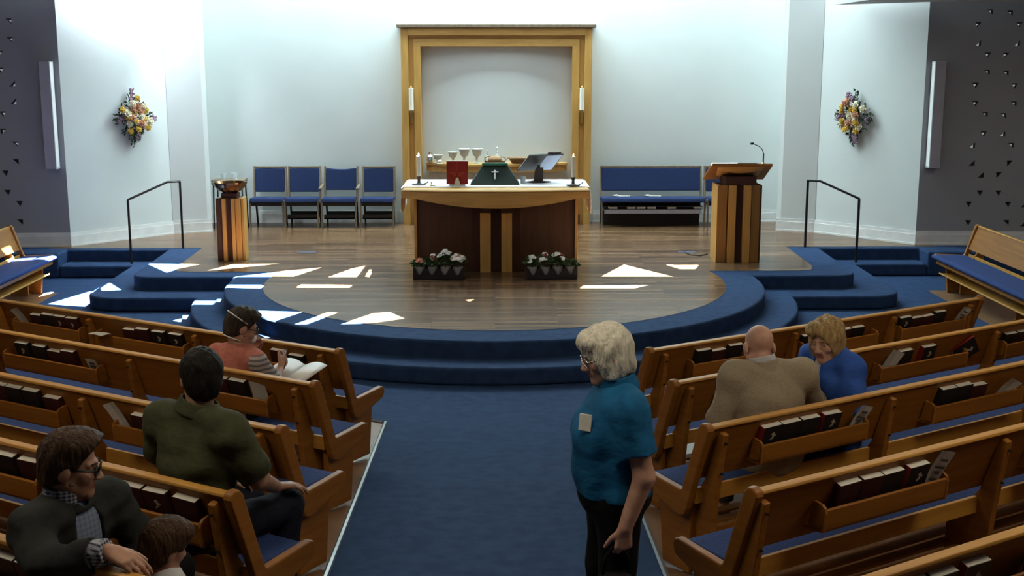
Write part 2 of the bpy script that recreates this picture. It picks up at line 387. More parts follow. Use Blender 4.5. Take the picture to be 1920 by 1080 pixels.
co.location = (0, 0, 3.05); co.rotation_euler = (PI / 2 - pit, 0, -yaw)
SC.view_settings.view_transform = 'Standard'; SC.view_settings.look = 'None'; SC.view_settings.gamma = 1.
SC.view_settings.exposure = 0.; SC.view_settings.use_curve_mapping = False
SC.cycles.use_denoising = True
SC.cycles.max_bounces = 8
# ------------------------------------------------------------------ pews
ROWN = ['front', 'second', 'third', 'fourth', 'fifth']
SIDE = {1: 'lectern-side', -1: 'font-side'}
def end_profile():                                   # (forward, height) outline of an aisle end
    p = [(-.048, .845), (-.040, .868), (-.018, .880), (.010, .876), (.030, .855)]
    p += [(.148, .487), (.165, .478), (.452, .497), (.472, .490), (.480, .470), (.478, .440), (.462, .415)]
    p += [(.205, .335), (.165, .330), (.130, .345), (.108, .385), (.06, .535)]
    return p
def bracket_profile():
    return [(-.062, .815), (-.030, .825), (-.008, .79), (.075, .54), (.105, .50), (.12, .42), (.26, .40), (.26, .005), (.035, .005), (-.004, .44)]
def prof(mb, pts, s, x0, x1):
    mb.prism([(s * x0, f, h) for f, h in pts], (s * (x1 - x0), 0, 0))
def make_pew(s, L, brackets, racks, label, group, loc, rz, side_pew=False, wide=1.):
    t = thing('pew', label, 'pew', loc, rz, group)
    W = lambda pts: [(f * wide, h) for f, h in pts]
    far = (L - .045)
    for x0 in (0., far):
        mb = MB(); prof(mb, end_profile() if wide == 1. else [(f if f < .2 else f + .06, h) for f, h in end_profile()], s, x0, x0 + .045); mb.build('end_panel', 'pew', t, bevel=.008)
        mb = MB(); prof(mb, [(.13, .40), (.41, .46), (.36, .0), (.14, .0)], s, x0 + (.055 if x0 == 0 else -.05), x0 + (.095 if x0 == 0 else -.01)); mb.build('end_leg', 'pew', t, bevel=.006)
    mb = MB(); prof(mb, [(-.026, .845), (.000, .850), (.105, .560), (.078, .552)], s, .045, far); mb.build('backrest', 'pewx', t)
    mb = MB(); prof(mb, [(-.040, .848), (-.036, .862), (.004, .866), (.010, .852)], s, .045, far); mb.build('top_rail', 'oakcap', t, bevel=.004)
    mb = MB(); prof(mb, [(.085, .41), (.085, .497), (.105, .497), (.105, .41)], s, .045, far); mb.build('rear_rail', 'oakcap', t, bevel=.003)
    mb = MB(); prof(mb, [(.107, .405), (.107, .425), (.455 * wide, .44), (.462 * wide, .42), (.462 * wide, .375), (.44 * wide, .375), (.435 * wide, .415)], s, .045, far); mb.build('seat_board', 'pewx', t)
    if side_pew:
        cf = [(.11, .43), (.12, .475), (.40 * wide, .49), (.47 * wide, .488), (.498 * wide, .472), (.50 * wide, .45), (.485 * wide, .425), (.46 * wide, .42)]
        x0, x1 = -.03, far + .02
    else:
        cf = [(.108, .428), (.115, .478), (.40, .486), (.445, .482), (.462, .466), (.462, .442)]; x0, x1 = .048, far - .003
    mb = MB(); prof(mb, cf, s, x0, x1); mb.build('seat_cushion', 'blue', t, smooth=False, bevel=.014, seg=3)
    for bx in brackets:
        mb = MB(); prof(mb, bracket_profile(), s, bx - .019, bx + .019); o = mb.build('support_bracket', 'pew', t, bevel=.005)
        mb = MB()
        for h in (.77, .60): mb.tube([(s * bx, -.068 + (.77 - h) * .15, h), (s * bx, -.045 + (.77 - h) * .15, h)], .006, 8)
        mb.build('bolt', 'black', o)
    for r0, r1 in racks:
        o = MB(); prof(o, [(-.052, .622), (-.062, .712), (-.048, .716), (-.036, .634), (.062, .616), (.062, .602), (-.045, .606)], s, r0, r1)
        for x in (r0, r1 - .016):
            prof(o, [(-.055, .61), (-.064, .700), (-.058, .722), (-.040, .735), (.008, .742), (.04, .62), (.05, .604)], s, x, x + .016)
        o.build('book_rack', 'pewx', t, bevel=.003)
    if not side_pew:                                 # slatted shelf under the seat
        mb = MB()
        for f in (.12, .22, .32): prof(mb, [(f, .20), (f, .215), (f + .06, .215), (f + .06, .20)], s, .12, far - .08)
        prof(mb, [(.105, .17), (.105, .24), (.12, .24), (.12, .17)], s, .12, far - .08)
        mb.build('under_shelf', 'pewx', t)
    else:
        mb = MB(); prof(mb, [(.12, .22), (.12, .24), (.42 * wide, .26), (.44 * wide, .27), (.445 * wide, .255), (.42 * wide, .24)], s, .12, far - .08); mb.build('under_shelf', 'oakcap', t)
    return t
ROWS = {}
def row(key, s, x0, y0, L, brackets, racks, ang=TH):
    n = int(key[1]) - 1
    z = floorz(x0, y0)
    ROWS[key] = (Vector((x0, y0, z)), s, ang)
    make_pew(s, L, brackets, racks, 'oak pew with blue seat cushion, %s row on the %s of the aisle' % (ROWN[n], SIDE[s]), 'oak pews in the nave', (x0, y0, z), s * ang)
row('R1', 1, 1.05, 8.30, 3.57, (.14, 1.39, 2.47, 3.40), ((.38, 1.08), (1.46, 2.28), (2.54, 3.33)))
row('R2', 1, 1.05, 7.14, 4.6, (.13, 1.55, 3.01, 4.4), ((.36, 1.30), (1.78, 2.68), (3.1, 4.0)))
row('R3', 1, 1.05, 5.98, 4.6, (.11, 1.36, 2.75, 4.4), ((.36, 1.16), (1.70, 2.52), (3.1, 3.9)))
row('R4', 1, 1.05, 4.83, 4.6, (.05, 1.62, 3.1, 4.4), ((.39, 1.19), (1.85, 2.65)))
row('R5', 1, 1.05, 3.70, 4.6, (.13, 1.55, 3.01, 4.4), ((.34, 1.10), (1.8, 2.6)))
row('L1', -1, -1.06, 8.30, 3.72, (.165, 1.36, 2.50, 3.60), ((.30, .92), (1.46, 2.42), (2.60, 3.40)))
row('L2', -1, -1.06, 7.14, 4.6, (.15, 1.56, 3.0, 4.4), ((.36, 1.06), (1.86, 2.82), (3.1, 3.9)))
row('L3', -1, -1.06, 5.98, 4.6, (.145, 1.45, 2.9, 4.4), ((.40, 1.20), (1.64, 2.44), (3.0, 3.8)))
row('L4', -1, -1.06, 4.82, 4.6, (.10, 1.05, 2.5, 4.4), ((.16, .92), (1.18, 2.0)))
row('L5', -1, -1.06, 3.78, 4.6, (.13, 1.2, 2.9, 4.4), ((.58, 1.10), (1.8, 2.6)))
for s, y0, L in ((1, 15.62, 4.4), (-1, 15.72, 4.4)):
    t = make_pew(s, L, (.25, 1.95, 3.6), (), 'oak pew with rounded blue cushion standing sideways beside the %s steps' % ('lectern-side' if s > 0 else 'font-side'), 'side pews facing the platform', (s * 6.22, y0, .006), -s * PI / 2 , True, 1.12)
    # seat faces the platform
    t.rotation_euler = (0, 0, s * PI / 2) ; t.scale = (1, 1, 1)
    if True:
        for c in list(COL.objects):
            if c.parent == t and c.type == 'MESH':
                for v in c.data.vertices: v.co.x = -v.co.x
                c.data.flip_normals()
        for c in [x for x in COL.objects if x.parent is not None and x.parent.parent == t]:
            for v in c.data.vertices: v.co.x = -v.co.x
            c.data.flip_normals()

def on_row(key, along, fo, h):
    o, s, a = ROWS[key]
    return o + Vector((s * math.cos(a), math.sin(a), 0)) * along + Vector((-s * math.sin(a), math.cos(a), 0)) * fo + Vector((0, 0, h))
# ------------------------------------------------------------------ hymnals and papers
def make_book(cover, emblem, spine=None, s=1, h=.192, w=.132, d=.044):
    t = thing('hymnal', '', 'book')
    mb = MB()
    mb.bb((-w / 2, -d / 2, 0), (w / 2, -d / 2 + .003, h)); mb.bb((-w / 2, d / 2 - .003, 0), (w / 2, d / 2, h))
    mb.build('cover', cover, t)
    mb = MB(); xs = -w / 2 if s > 0 else w / 2
    mb.bb((xs - .003, -d / 2, 0), (xs + .003, d / 2, h)); mb.build('spine', spine or cover, t, bevel=.002)
    mb = MB(); a_ = (-w / 2 + .003, w / 2 - .0015) if s > 0 else (-w / 2 + .0015, w / 2 - .003)
    mb.bb((a_[0], -d / 2 + .003, .004), (a_[1], d / 2 - .003, h - .0015)); mb.build('pages', 'pages', t)
    if emblem:
        mb = MB(); y = -d / 2 - .0008
        mb.bb((-.006 + .01, y, h * .60), (.006 + .01, y + .001, h * .80)); mb.box((.012, y, h * .73), (.034, .0016, .010), Matrix.Rotation(R(25), 3, 'Y')); mb.box((.004, y, h * .62), (.026, .0016, .008), Matrix.Rotation(R(-40), 3, 'Y'))
        mb.build('emblem', 'emblem', t)
    return t
PROTO = {}
ORD = ['first', 'second', 'third', 'fourth', 'fifth', 'sixth', 'seventh', 'eighth', 'ninth', 'tenth']
def put_books(key, rack, items):
    """items: (along, colour, emblem, drop) sorted from the aisle outwards"""
    o, s, a = ROWS[key]
    n = 0
    items = sorted(items)
    for (al, col, em, top) in items:
        n += 1
        h = .192 if top > .765 else .172
        k = (col, em, s, h)
        lab = '%s hymnal, %s from the aisle in the %s rack of the %s %s pew' % ({'blackcover': 'black', 'maroon': 'maroon', 'redcover': 'red-spined'}[col], ORD[n - 1], rack, ROWN[int(key[1]) - 1], SIDE[s])
        if k not in PROTO:
            PROTO[k] = b = make_book('blackcover' if col == 'redcover' else col, em, 'redcover' if col == 'redcover' else None, s, h)
        else:
            b = copy_tree(PROTO[k])
        b['label'] = lab; b['group'] = 'hymnals in the pew racks'
        b.location = on_row(key, al, .026, .624)
        b.rotation_euler = Euler((R(16.5), R(random.uniform(-1.5, 1.5)), s * a), 'XYZ')
B, K, E_ = 'maroon', 'blackcover', 'redcover'
put_books('R1', 'aisle', [(.50, K, 0, .78), (.645, B, 0, .75), (.80, K, 0, .78)])
put_books('R1', 'middle', [(1.55, K, 0, .75), (1.93, B, 0, .75), (2.075, K, 0, .76)])
put_books('R1', 'outer', [(2.615, K, 1, .79), (2.752, B, 0, .75), (2.89, B, 0, .75), (3.03, K, 0, .78)])
put_books('R2', 'middle', [(2.05, K, 0, .78), (2.29, E_, 1, .78)])
put_books('R2', 'outer', [(3.19, K, 0, .76), (3.33, B, 0, .75)])
put_books('R3', 'aisle', [(.455, E_, 1, .78), (.592, K, 0, .78), (.73, K, 0, .78), (.89, E_, 1, .79)])
put_books('R3', 'middle', [(1.85, K, 0, .78), (1.988, K, 0, .79), (2.126, B, 0, .76)])
put_books('R4', 'aisle', [(.565, B, 0, .77), (.702, B, 0, .79), (.84, K, 0, .79), (1.01, E_, 1, .80)])
put_books('R5', 'aisle', [(.42, K, 0, .78), (.562, K, 0, .79), (.735, E_, 1, .80)])
put_books('L1', 'outer', [(2.71, B, 1, .775), (2.86, B, 1, .78), (3.0, K, 0, .79), (3.14, B, 0, .75)])
put_books('L1', 'middle', [(1.57, K, 1, .775), (1.745, K, 1, .775), (1.92, B, 0, .77), (2.06, B, 0, .75)])
put_books('L1', 'aisle', [(.40, K, 0, .76), (.56, B, 0, .77)])
put_books('L2', 'middle', [(2.165, B, 0, .775), (2.31, B, 0, .75), (2.46, K, 0, .775), (2.64, K, 1, .775)])
put_books('L2', 'aisle', [(.63, K, 0, .77), (.775, B, 0, .77)])
put_books('L3', 'middle', [(1.72, B, 0, .74), (1.90, K, 0, .79), (2.045, K, 0, .78), (2.185, B, 0, .78)])
put_books('L3', 'aisle', [(.86, B, 0, .77), (1.01, B, 0, .76)])
put_books('L4', 'aisle', [(.275, B, 0, .78), (.445, B, 1, .785), (.59, B, 0, .79), (.735, B, 0, .79)])
put_books('L4', 'second', [(1.255, B, 0, .79), (1.42, K, 0, .78)])
put_books('L5', 'aisle', [(.665, B, 0, .79), (.81, K, 0, .79)])
def paper(key, al, label, lean=14, twist=0., w=.10, h=.20, fo=.0, hz=.63, printed=False, fold=.03):
    o, s, a = ROWS[key]
    mb = MB(); n = 6
    vs = []
    for j in range(n + 1):
        for i in (0, 1, 2):
            z = h * j / n; x = (i - 1) * w / 2
            vs.append((x, fold * (j / n) ** 2 * -1. + (.006 if i == 1 else 0), z))
    fs = [(j * 3 + i, j * 3 + i + 1, (j + 1) * 3 + i + 1, (j + 1) * 3 + i) for j in range(n) for i in (0, 1)]
    mb.add(vs, fs)
    mb.add([(x, y + .0022, z) for x, y, z in vs], [f[::-1] for f in fs])
    ob = mb.build('bulletin', 'paper'); tag(ob, label, 'paper', 'papers in the pew racks')
    if printed:
        m2 = MB()
        for z, ww in ((.16, .05), (.125, .07), (.10, .03), (.07, .06)):
            zz = z / .2 * h; yb = -fold * (z / .2) ** 2
            m2.box((.004, yb - .0035, zz), (ww * w / .1, .002, .012), None)
        m2.build('print', 'print', ob)
    ob.location = on_row(key, al, fo, hz); ob.rotation_euler = Euler((R(lean), R(twist), s * a), 'XYZ')
    return ob
paper('R1', 3.26, 'curled grey bulletin in the outer rack of the front lectern-side pew', 12, 22, printed=True)
paper('R2', 1.87, 'large grey paper leaning beside a black hymnal behind the woman in blue', 12, 20, .12, .21)
paper('R2', .46, 'grey sheet standing in the rack ahead of the bald man', 12, 6, .13, .20)
paper('R3', 1.08, 'printed bulletin beside the red-spined hymnal in the third lectern-side pew', 12, 16, .09, .20, printed=True)
paper('R3', 2.34, 'bent pale bulletin at the end of the middle rack, third lectern-side pew', 12, 26, .11, .18, fold=.05)
paper('R4', 1.10, 'printed bulletin behind the red-spined hymnal in the fourth lectern-side pew', 12, 14, .10, .24, printed=True)
paper('L1', 3.27, 'wavy grey paper at the far end of the front font-side pew', 12, -18, .09, .22, fold=.05)
paper('L1', 2.29, 'folded white sheet lying across the rack, front font-side pew', 70, 0, .15, .11, -.06, .73)
paper('L2', 1.92, 'printed card in the middle rack of the second font-side pew', 12, 0, .10, .16, printed=True)
paper('L2', .45, 'grey card with a round mark standing in the aisle rack, second font-side pew', 12, 6, .13, .20, printed=False)
paper('L3', 1.13, 'tall grey bulletin slanting beside a maroon hymnal behind the man in green', 12, -20, .09, .23)
# tilted red book in the second lectern-side rack
b = copy_tree(PROTO[('redcover', 1, 1, .192)], 'red-spined hymnal tipped over at a slant in the second lectern-side rack'); b['group'] = 'hymnals in the pew racks'
b.location = on_row('R2', 2.62, .02, .67); b.rotation_euler = Euler((R(16.5), R(58), TH), 'XYZ')

# ------------------------------------------------------------------ altar
AX = .012
t = thing('altar', 'broad oak altar table with bowed front at the centre of the platform', 'altar', (AX, 15.2, ZP))
# local coordinates: x across, y back, z up
for s in (1, -1):
    mb = MB(); mb.prism([(s * .30, .13, 0), (s * 1.0, .23, 0), (s * 1.0, .95, 0), (s * .30, .95, 0)], (0, 0, .93)); mb.build('side_cabinet', 'oakdark', t)
mb = MB(); mb.bb((-.30, .14, 0), (.30, .9, .93)); mb.build('core', 'recess', t)
for s in (1, -1):
    mb = MB(); mb.bb((s * 1.0, .20, 0), (s * 1.035, .97, .93)); mb.build('corner_post', 'oak', t, bevel=.004)
    mb = MB(); mb.bb((s * .066, -.01, 0), (s * .20, .16, .755)); mb.build('front_post', 'oak', t, bevel=.005)
    mb = MB(); mb.bb((s * .066, .005, .755), (s * .20, .16, .90)); mb.build('post_block', 'oakdark', t)
mb = MB()                                            # bowed apron whose lower edge curves down
n = 32; vs = []; 
for i in range(n + 1):
    f = -1 + 2 * i / n; x = 1.165 * f; yb = -.14 - .10 * (1 - f * f); zb = .955 - .115 * max(0, 1 - (f / .86) ** 2)
    vs += [(x, yb, 1.035), (x, yb, zb), (x, yb + .05, zb), (x, yb + .05, 1.035)]
fs = []
for i in range(n):
    a = i * 4; c = a + 4
    fs += [(a, a + 1, c + 1, c), (a + 1, a + 2, c + 2, c + 1), (a + 2, a + 3, c + 3, c + 2), (a + 3, a, c, c + 3)]
fs += [(0, 3, 2, 1), (n * 4, n * 4 + 1, n * 4 + 2, n * 4 + 3)]
mb.add(vs, fs); mb.build('bowed_apron', 'oakh', t)
pl = [(1.165 * (-1 + 2 * i / n), -.14 - .10 * (1 - (-1 + 2 * i / n) ** 2)) for i in range(n + 1)]
mb = MB(); mb.prism([(x, y, 1.032) for x, y in pl] + [(1.165, 1.10, 1.032), (-1.165, 1.10, 1.032)], (0, 0, .028)); mb.build('table_top', 'oakh', t, bevel=.022, seg=1)
mb = MB(); mb.bb((-1.0, .05, .93), (1.0, 1.0, 1.033)); mb.build('under_frame', 'recess', t)
zt = ZP + 1.06
mb = MB(); CX = 1.18                                  # white linen running over the top and down both ends
xs = [-CX - .012, -CX - .010, -CX, -CX + .03, 0, CX - .03, CX, CX + .010, CX + .012]; zs = [-.30, -.12, -.01, .006, .006, .006, -.01, -.12, -.30]
vs = []; ny = 10
for j in range(ny + 1):
    y = .14 + .90 * j / ny
    for x, z in zip(xs, zs):
        vs.append((x + (.012 * math.sin(j * 2.1) if z < -.05 else 0), y, z - (.05 * math.sin(j * 1.3) ** 2 if z < -.2 else 0)))
k = len(xs)
mb.add(vs, [(j * k + i, j * k + i + 1, (j + 1) * k + i + 1, (j + 1) * k + i) for j in range(ny) for i in range(k - 1)])
o = mb.build('altar_cloth', 'cloth', smooth=False); o.location = (AX, 15.2, zt)
m_ = o.modifiers.new('solid', 'SOLIDIFY'); m_.thickness = .004; m_.offset = 1.
tag(o, 'white linen cloth over the altar top hanging down at both ends', 'altar cloth')
zc = zt + .0105
# red gospel book on a little stand
t = thing('gospel_book', 'upright red book with orange cross on an ivory foot on the altar', 'book', (-.475, 15.46, zc - .001))
mb = MB(); mb.bb((-.135, -.03, .02), (.135, .03, .31)); mb.build('binding', 'red', t, bevel=.006)
mb = MB(); mb.bb((-.128, -.024, .30), (.128, .024, .313)); mb.build('page_block', 'pages', t)
mb = MB(); mb.bb((-.006, -.034, .10), (.006, -.03, .30)); mb.bb((-.09, -.034, .155), (.09, -.03, .175)); mb.bb((-.055, -.034, .12), (.055, -.03, .15)); mb.build('cross', 'redlite', t)
mb = MB(); mb.prism([(-.045, -.05, 0), (.045, -.05, 0), (.012, -.04, .105), (-.012, -.04, .105)], (0, .012, 0)); mb.bb((-.10, -.05, 0), (.10, .06, .018)); mb.build('foot', 'ivory', t)
# green draped stand with cross
t = thing('missal_cushion', 'dark green draped lectern stand with a silver cross, centre of the altar', 'stand', (.0, 15.50, zc - .001))
mb = MB(); mb.add([(-.315, 0, .0), (.315, 0, .0), (.315, .34, .0), (-.315, .34, .0), (-.16, .22, .235), (.16, .22, .235), (.16, .27, .235), (-.16, .27, .235)],
 [(0, 1, 5, 4), (1, 2, 6, 5), (2, 3, 7, 6), (3, 0, 4, 7), (4, 5, 6, 7), (3, 2, 1, 0)]); mb.build('drape', 'green', t, bevel=.006)
mb = MB(); mb.bb((-.165, .20, .228), (.165, .29, .262)); mb.build('lit_top_edge', 'greenlit', t, bevel=.008)  # brighter green paints the light along the top edge of the cloth
mb = MB(); q = Matrix.Rotation(-math.atan2(.22, .235), 3, 'X')
for c, d in (((0, .115, .125), (.018, .006, .15)), ((0, .138, .155), (.088, .006, .018))): mb.box((c[0], c[1] - .008, c[2]), d, q)
mb.build('cross', 'silver', t)
# brown stand with an open book, seen from behind
t = thing('book_stand', 'brown tilting stand holding an open book on the altar', 'stand', (.56, 15.86, zc))
mb = MB(); mb.lathe([(.0, 0), (.165, 0), (.165, .012), (.06, .022), (0, .022)], n=6, sy=.7); mb.build('base', 'pewter', t)
mb = MB(); mb.prism([(-.06, -.035, .02), (.062, -.035, .02), (.066, -.03, .19), (-.02, -.03, .19), (-.045, -.03, .15)], (0, .06, 0)); mb.bb((-.012, -.02, .19), (.025, .01, .225)); mb.build('pillar', 'pewter', t, bevel=.004)
RT = Matrix.Rotation(R(30), 3, 'Z') @ Matrix.Rotation(R(-38), 3, 'X')
def tilt(name, m, lo, hi, bev=0.):
    mb = MB(); c = Vector([(a + b) / 2 for a, b in zip(lo, hi)]); mb.box(RT @ c + Vector((.04, .02, .255)), [b - a for a, b in zip(lo, hi)], RT)
    return mb.build(name, m, t, bevel=bev)
tilt('tray', 'pewter', (-.27, -.18, -.008), (.25, .18, .006), .004)
tilt('sky_reflection', 'screen', (.0, -.165, -.011), (.235, .17, -.008))  # pale sheet painted in for the sky reflected under the tray
tilt('ledge', 'pewter', (-.27, .165, .0), (.25, .19, .03))
tilt('open_book', 'paper', (-.25, -.17, .008), (.02, .16, .034), .006)
tilt('open_book_cover', 'pewter', (.03, -.19, .008), (.22, .12, .04), .01)
# tumbler on the altar
def tumbler(x, y, z, label, r=.036, h=.095):
    o = MB().lathe([(0, 0), (r * .85, 0), (r, h), (r * .93, h), (r * .80, .01), (0, .01)], n=18).build('drinking_glass', 'frost', smooth=False)
    o.location = (x, y, z); return tag(o, label, 'glass')
tumbler(.36, 15.68, zc - .001, 'clear drinking glass on the altar in front of the tilted book stand')
for (x, y, lab) in ((-.965, 15.56, 'lit white candle in a dark dish holder on the font-side end of altar'), (.985, 15.42, 'lit white candle in a dark dish holder on the lectern-side end of altar')):
    t = thing('candlestick', lab, 'candle', (x, y, zc), group='altar candles')
    MB().lathe([(0, 0), (.085, 0), (.09, .012), (.04, .016), (.022, .03), (.018, .07), (.028, .09), (.028, .11), (0, .11)], n=18).build('holder', 'pewter', t, smooth=False)
    mb = MB(); mb.tube([(.07, -.01, .015), (.11, -.01, .03), (.115, -.01, .05)], .006); mb.build('handle', 'pewter', t)
    MB().lathe([(0, .10), (.027, .10), (.027, .365), (.0, .37)], n=16).build('candle', 'wax', t)
    MB().lathe([(0, .370), (.008, .376), (.009, .386), (.005, .40), (0, .408)], n=10).build('flame', 'flame', t)
mb = MB(); mb.lathe([(0, 0), (.02, 0), (.022, .012), (.008, .02), (.008, .05), (.014, .055), (0, .06)], n=10); mb.box((.02, 0, .008), (.06, .03, .012)); o = mb.build('candle_snuffer', 'brass'); o.location = (-.80, 15.42, zc); tag(o, 'tiny brass snuffer lying beside the font-side altar candle', 'snuffer')

# ------------------------------------------------------------------ oak surround, shelves and what stands on them
t = thing('altar_surround', 'tall moulded oak frame standing behind the altar against the white wall', 'frame', (.03, 19.60, ZP))
HX = 1.505; HT = 3.10; BW = .34
for s in (1, -1):
    mb = MB(); mb.bb((s * 1.17, .0, 0), (s * HX, .25, HT)) if 0 else None
    x0, x1, x2, x3 = 1.19, 1.305, 1.385, 1.50
    mb.prism([(s * x0, 0, 0), (s * x1, 0, 0), (s * x1, .24, 0), (s * x0, .24, 0)], (0, 0, 2.815 + .0))
    mb.prism([(s * x1, .035, 0), (s * x2, .035, 0), (s * x2, .24, 0), (s * x1, .24, 0)], (0, 0, 2.93))
    mb.prism([(s * x2, -.03, 0), (s * x3, -.03, 0), (s * x3, .24, 0), (s * x2, .24, 0)], (0, 0, 3.10))
    mb.build('jamb', 'oak', t, bevel=.006)
    mb = MB(); mb.bb((s * 1.33, -.05, 0), (s * 1.18, 0, .17)); mb.build('plinth_block', 'oakdark', t, bevel=.004)
mb = MB(); mb.bb((-1.305, .0, 2.81), (1.305, .24, 2.925)); mb.bb((-1.385, .035, 2.92), (1.385, .24, 2.99)); mb.bb((-1.385, -.03, 2.985), (1.385, .24, 3.10)); mb.build('header', 'oakh', t, bevel=.006)
mb = MB(); mb.bb((-1.56, -.07, 3.10), (1.56, .24, 3.16)); mb.build('crown_moulding', 'greywood', t, bevel=.01)
mb = MB()                                            # gently bowed back panel
nb = 24
vs = []
for i in range(nb + 1):
    f = -1 + 2 * i / nb
    for z in (0, 2.90): vs.append((1.2 * f, .21 - .10 * (1 - f * f), z))
mb.add(vs, [(2 * i, 2 * i + 2, 2 * i + 3, 2 * i + 1) for i in range(nb)]); mb.build('back_panel', 'wall', t, smooth=True)
zs_ = 1.335                                          # shelf top in world z
for s in (1, -1):
    t = thing('niche_shelf', 'curved oak shelf in the %s half of the niche behind the altar' % ('lectern-side' if s > 0 else 'font-side'), 'shelf', (.03, 19.60, 0), group='curved shelves in the niche')
    n = 14
    f_ = lambda f: (-.18 - .16 * math.sin(PI * (.5 + .5 * f)) * 1)
    pts = [(s * (.06 + 1.07 * i / n), .05 - .30 * math.cos(.5 * PI * (i / n) ** 1.6) ** .8) for i in range(n + 1)]
    back = [(s * 1.13, .17), (s * .06, .12)]
    mb = MB(); mb.prism([(x, y, zs_ - .04) for x, y in pts + back], (0, 0, .04)); mb.build('shelf_board', 'oakh', t, bevel=.006)
    pts2 = [(x * .985, y + .03) for x, y in pts]
    mb = MB(); mb.prism([(x, y, zs_ - .135) for x, y in pts2 + back], (0, 0, .095)); mb.build('shelf_apron', 'oakh', t)
YS = 19.52
def put(o, x, lab, cat, y=None, group=None):
    o.location = (x, YS if y is None else y, zs_ + .001); return tag(o, lab, cat, group)
mb = MB(); mb.lathe([(0, 0), (.045, 0), (.06, .05), (.05, .10), (.025, .13), (.03, .17), (.022, .17), (.018, .13), (0, .12)], n=14); mb.tube([(.05, 0, .06), (.085, 0, .09), (.07, 0, .13), (.028, 0, .15)], .007); put(mb.build('pitcher', 'silver', smooth=False), -1.03, 'small dark silver pitcher at the font-side end of the niche shelf', 'pitcher', 19.60)
def goblet(x, y, h, lab, w=1.):
    h *= 1.12; w *= 1.12
    t = thing('goblet', lab, 'goblet', (x, y, zs_ + .001), group='goblets on the niche shelf')
    MB().lathe([(0, 0), (.055 * w, 0), (.055 * w, .008), (.014, .02), (.012, h * .32), (.024, h * .36), (.012, h * .40), (.02, h * .42), (.05 * w, h * .55), (.068 * w, h * .97), (.072 * w, h), (.066 * w, h), (.045 * w, h * .57), (0, h * .46)], n=18).build('bowl', 'frost', t, smooth=True)
    MB().lathe([(.0735 * w, h * .95), (.0745 * w, h * .96), (.0745 * w, h * 1.005), (.068 * w, h * 1.005), (.068 * w, h * .95)], n=18).build('rim', 'white', t)  # white band paints the light caught on the glass edge
    MB().ell((0, -.0, h * .28), (.024, .024, .024)).build('knop', 'white', t)
goblet(-.905, 19.50, .12, 'low glass bowl-shaped goblet with pale rim beside the silver pitcher'); goblet(-.665, 19.50, .165, 'squat glass goblet, second of the four on the niche shelf'); goblet(-.485, 19.48, .21, 'tall glass goblet right behind the red book', 1.1); goblet(-.285, 19.48, .21, 'tall glass goblet next to the bread basket', 1.1)
mb = MB(); mb.lathe([(0, 0), (.05, 0), (.05, .01), (0, .012)], n=14); mb.ell((0, 0, .035), (.04, .035, .028)); put(mb.build('candle_stub', 'ivory', smooth=True), -.87, 'small yellowish dish in front of the low goblet on the niche shelf', 'dish', 19.41)
for x, h, lab in ((-.115, .20, 'shorter clear glass cruet with stopper behind the bread basket'), (.035, .25, 'taller clear glass cruet with long stopper behind the bread basket')):
    t = thing('cruet', lab, 'cruet', (x, 19.60, zs_ + .001), group='cruets on the niche shelf')
    MB().lathe([(0, 0), (.05, 0), (.055, .02), (.03, h * .45), (.013, h * .62), (.016, h * .72), (0, h * .72)], n=16).build('flask', 'frost', t, smooth=False)
    MB().lathe([(0, h * .71), (.006, h * .75), (.006, h * .92), (.014, h * .96), (0, h * 1.02)], n=10).build('stopper', 'frost', t)
t = thing('bread_basket', 'shallow wicker basket holding a round loaf on the niche shelf', 'basket', (-.0, 19.41, zs_ + .001))
MB().lathe([(0, 0), (.14, 0), (.165, .045), (.172, .045), (.15, -.0 + .004), (0, .01)], n=24, sy=.62).build('basket_bowl', 'basket', t)
mb = MB(); mb.tube([(.15, 0, .03), (.18, 0, .07), (.15, .0, .10), (.08, .02, .11)], .008); mb.tube([(-.15, 0, .04), (-.16, 0, .09), (-.12, .03, .11), (-.06, .03, .11)], .010); mb.build('handle', 'basket', t)
o = MB().ell((0, 0, .068), (.115, .075, .058), 18, 10).build('bread_loaf', 'bread', smooth=True); o.location = (0, 19.41, zs_ + .001); tag(o, 'rounded brown loaf in the wicker basket on the niche shelf', 'bread')
t = thing('offering_basket', 'flat oblong basket with a wide rim beside the tilted book stand on shelf', 'basket', (.40, 19.46, zs_ + .001))
MB().lathe([(0, 0), (.13, 0), (.18, .075), (.17, .075), (.12, .012), (0, .012)], n=24, sy=.6).build('basket_bowl', 'basket', t)
MB().lathe([(.165, .07), (.205, .075), (.205, .098), (.16, .10)], n=24, sy=.6).build('basket_rim', 'bread', t)
o = MB().lathe([(0, 0), (.05, 0), (.05, .01), (.10, .03), (.10, .04), (.02, .06), (0, .065)], n=18, sy=.7).build('collection_plate', 'pewter'); put(o, .92, 'dark shallow plate on the lectern-side end of the niche shelf', 'plate', 19.50)
# candle sconces on the jambs
for s in (1, -1):
    t = thing('candle_sconce', 'white candle in a brass wall sconce on the %s jamb of the oak frame' % ('lectern-side' if s > 0 else 'font-side'), 'sconce', (.03 + s * 1.345, 19.54, 1.98), group='sconces on the oak frame')
    MB().lathe([(0, .18), (.038, .18), (.038, .535), (0, .54)], n=16).build('candle', 'wax', t)
    MB().lathe([(0, .53), (.006, .535), (.012, .555), (0, .575)], n=10).build('wick_cap', 'brass', t)
    MB().lathe([(0, .14), (.012, .145), (.037, .165), (.04, .19), (.034, .19), (0, .18)], n=16).build('cup', 'brass', t)
    mb = MB(); mb.tube([(0, 0, .15), (0, 0, .03), (0, .01, -.01), (0, .05, -.03)], .014); mb.bb((-.022, .055, -.02), (.022, .094, .13)); mb.build('arm', 'brass', t)

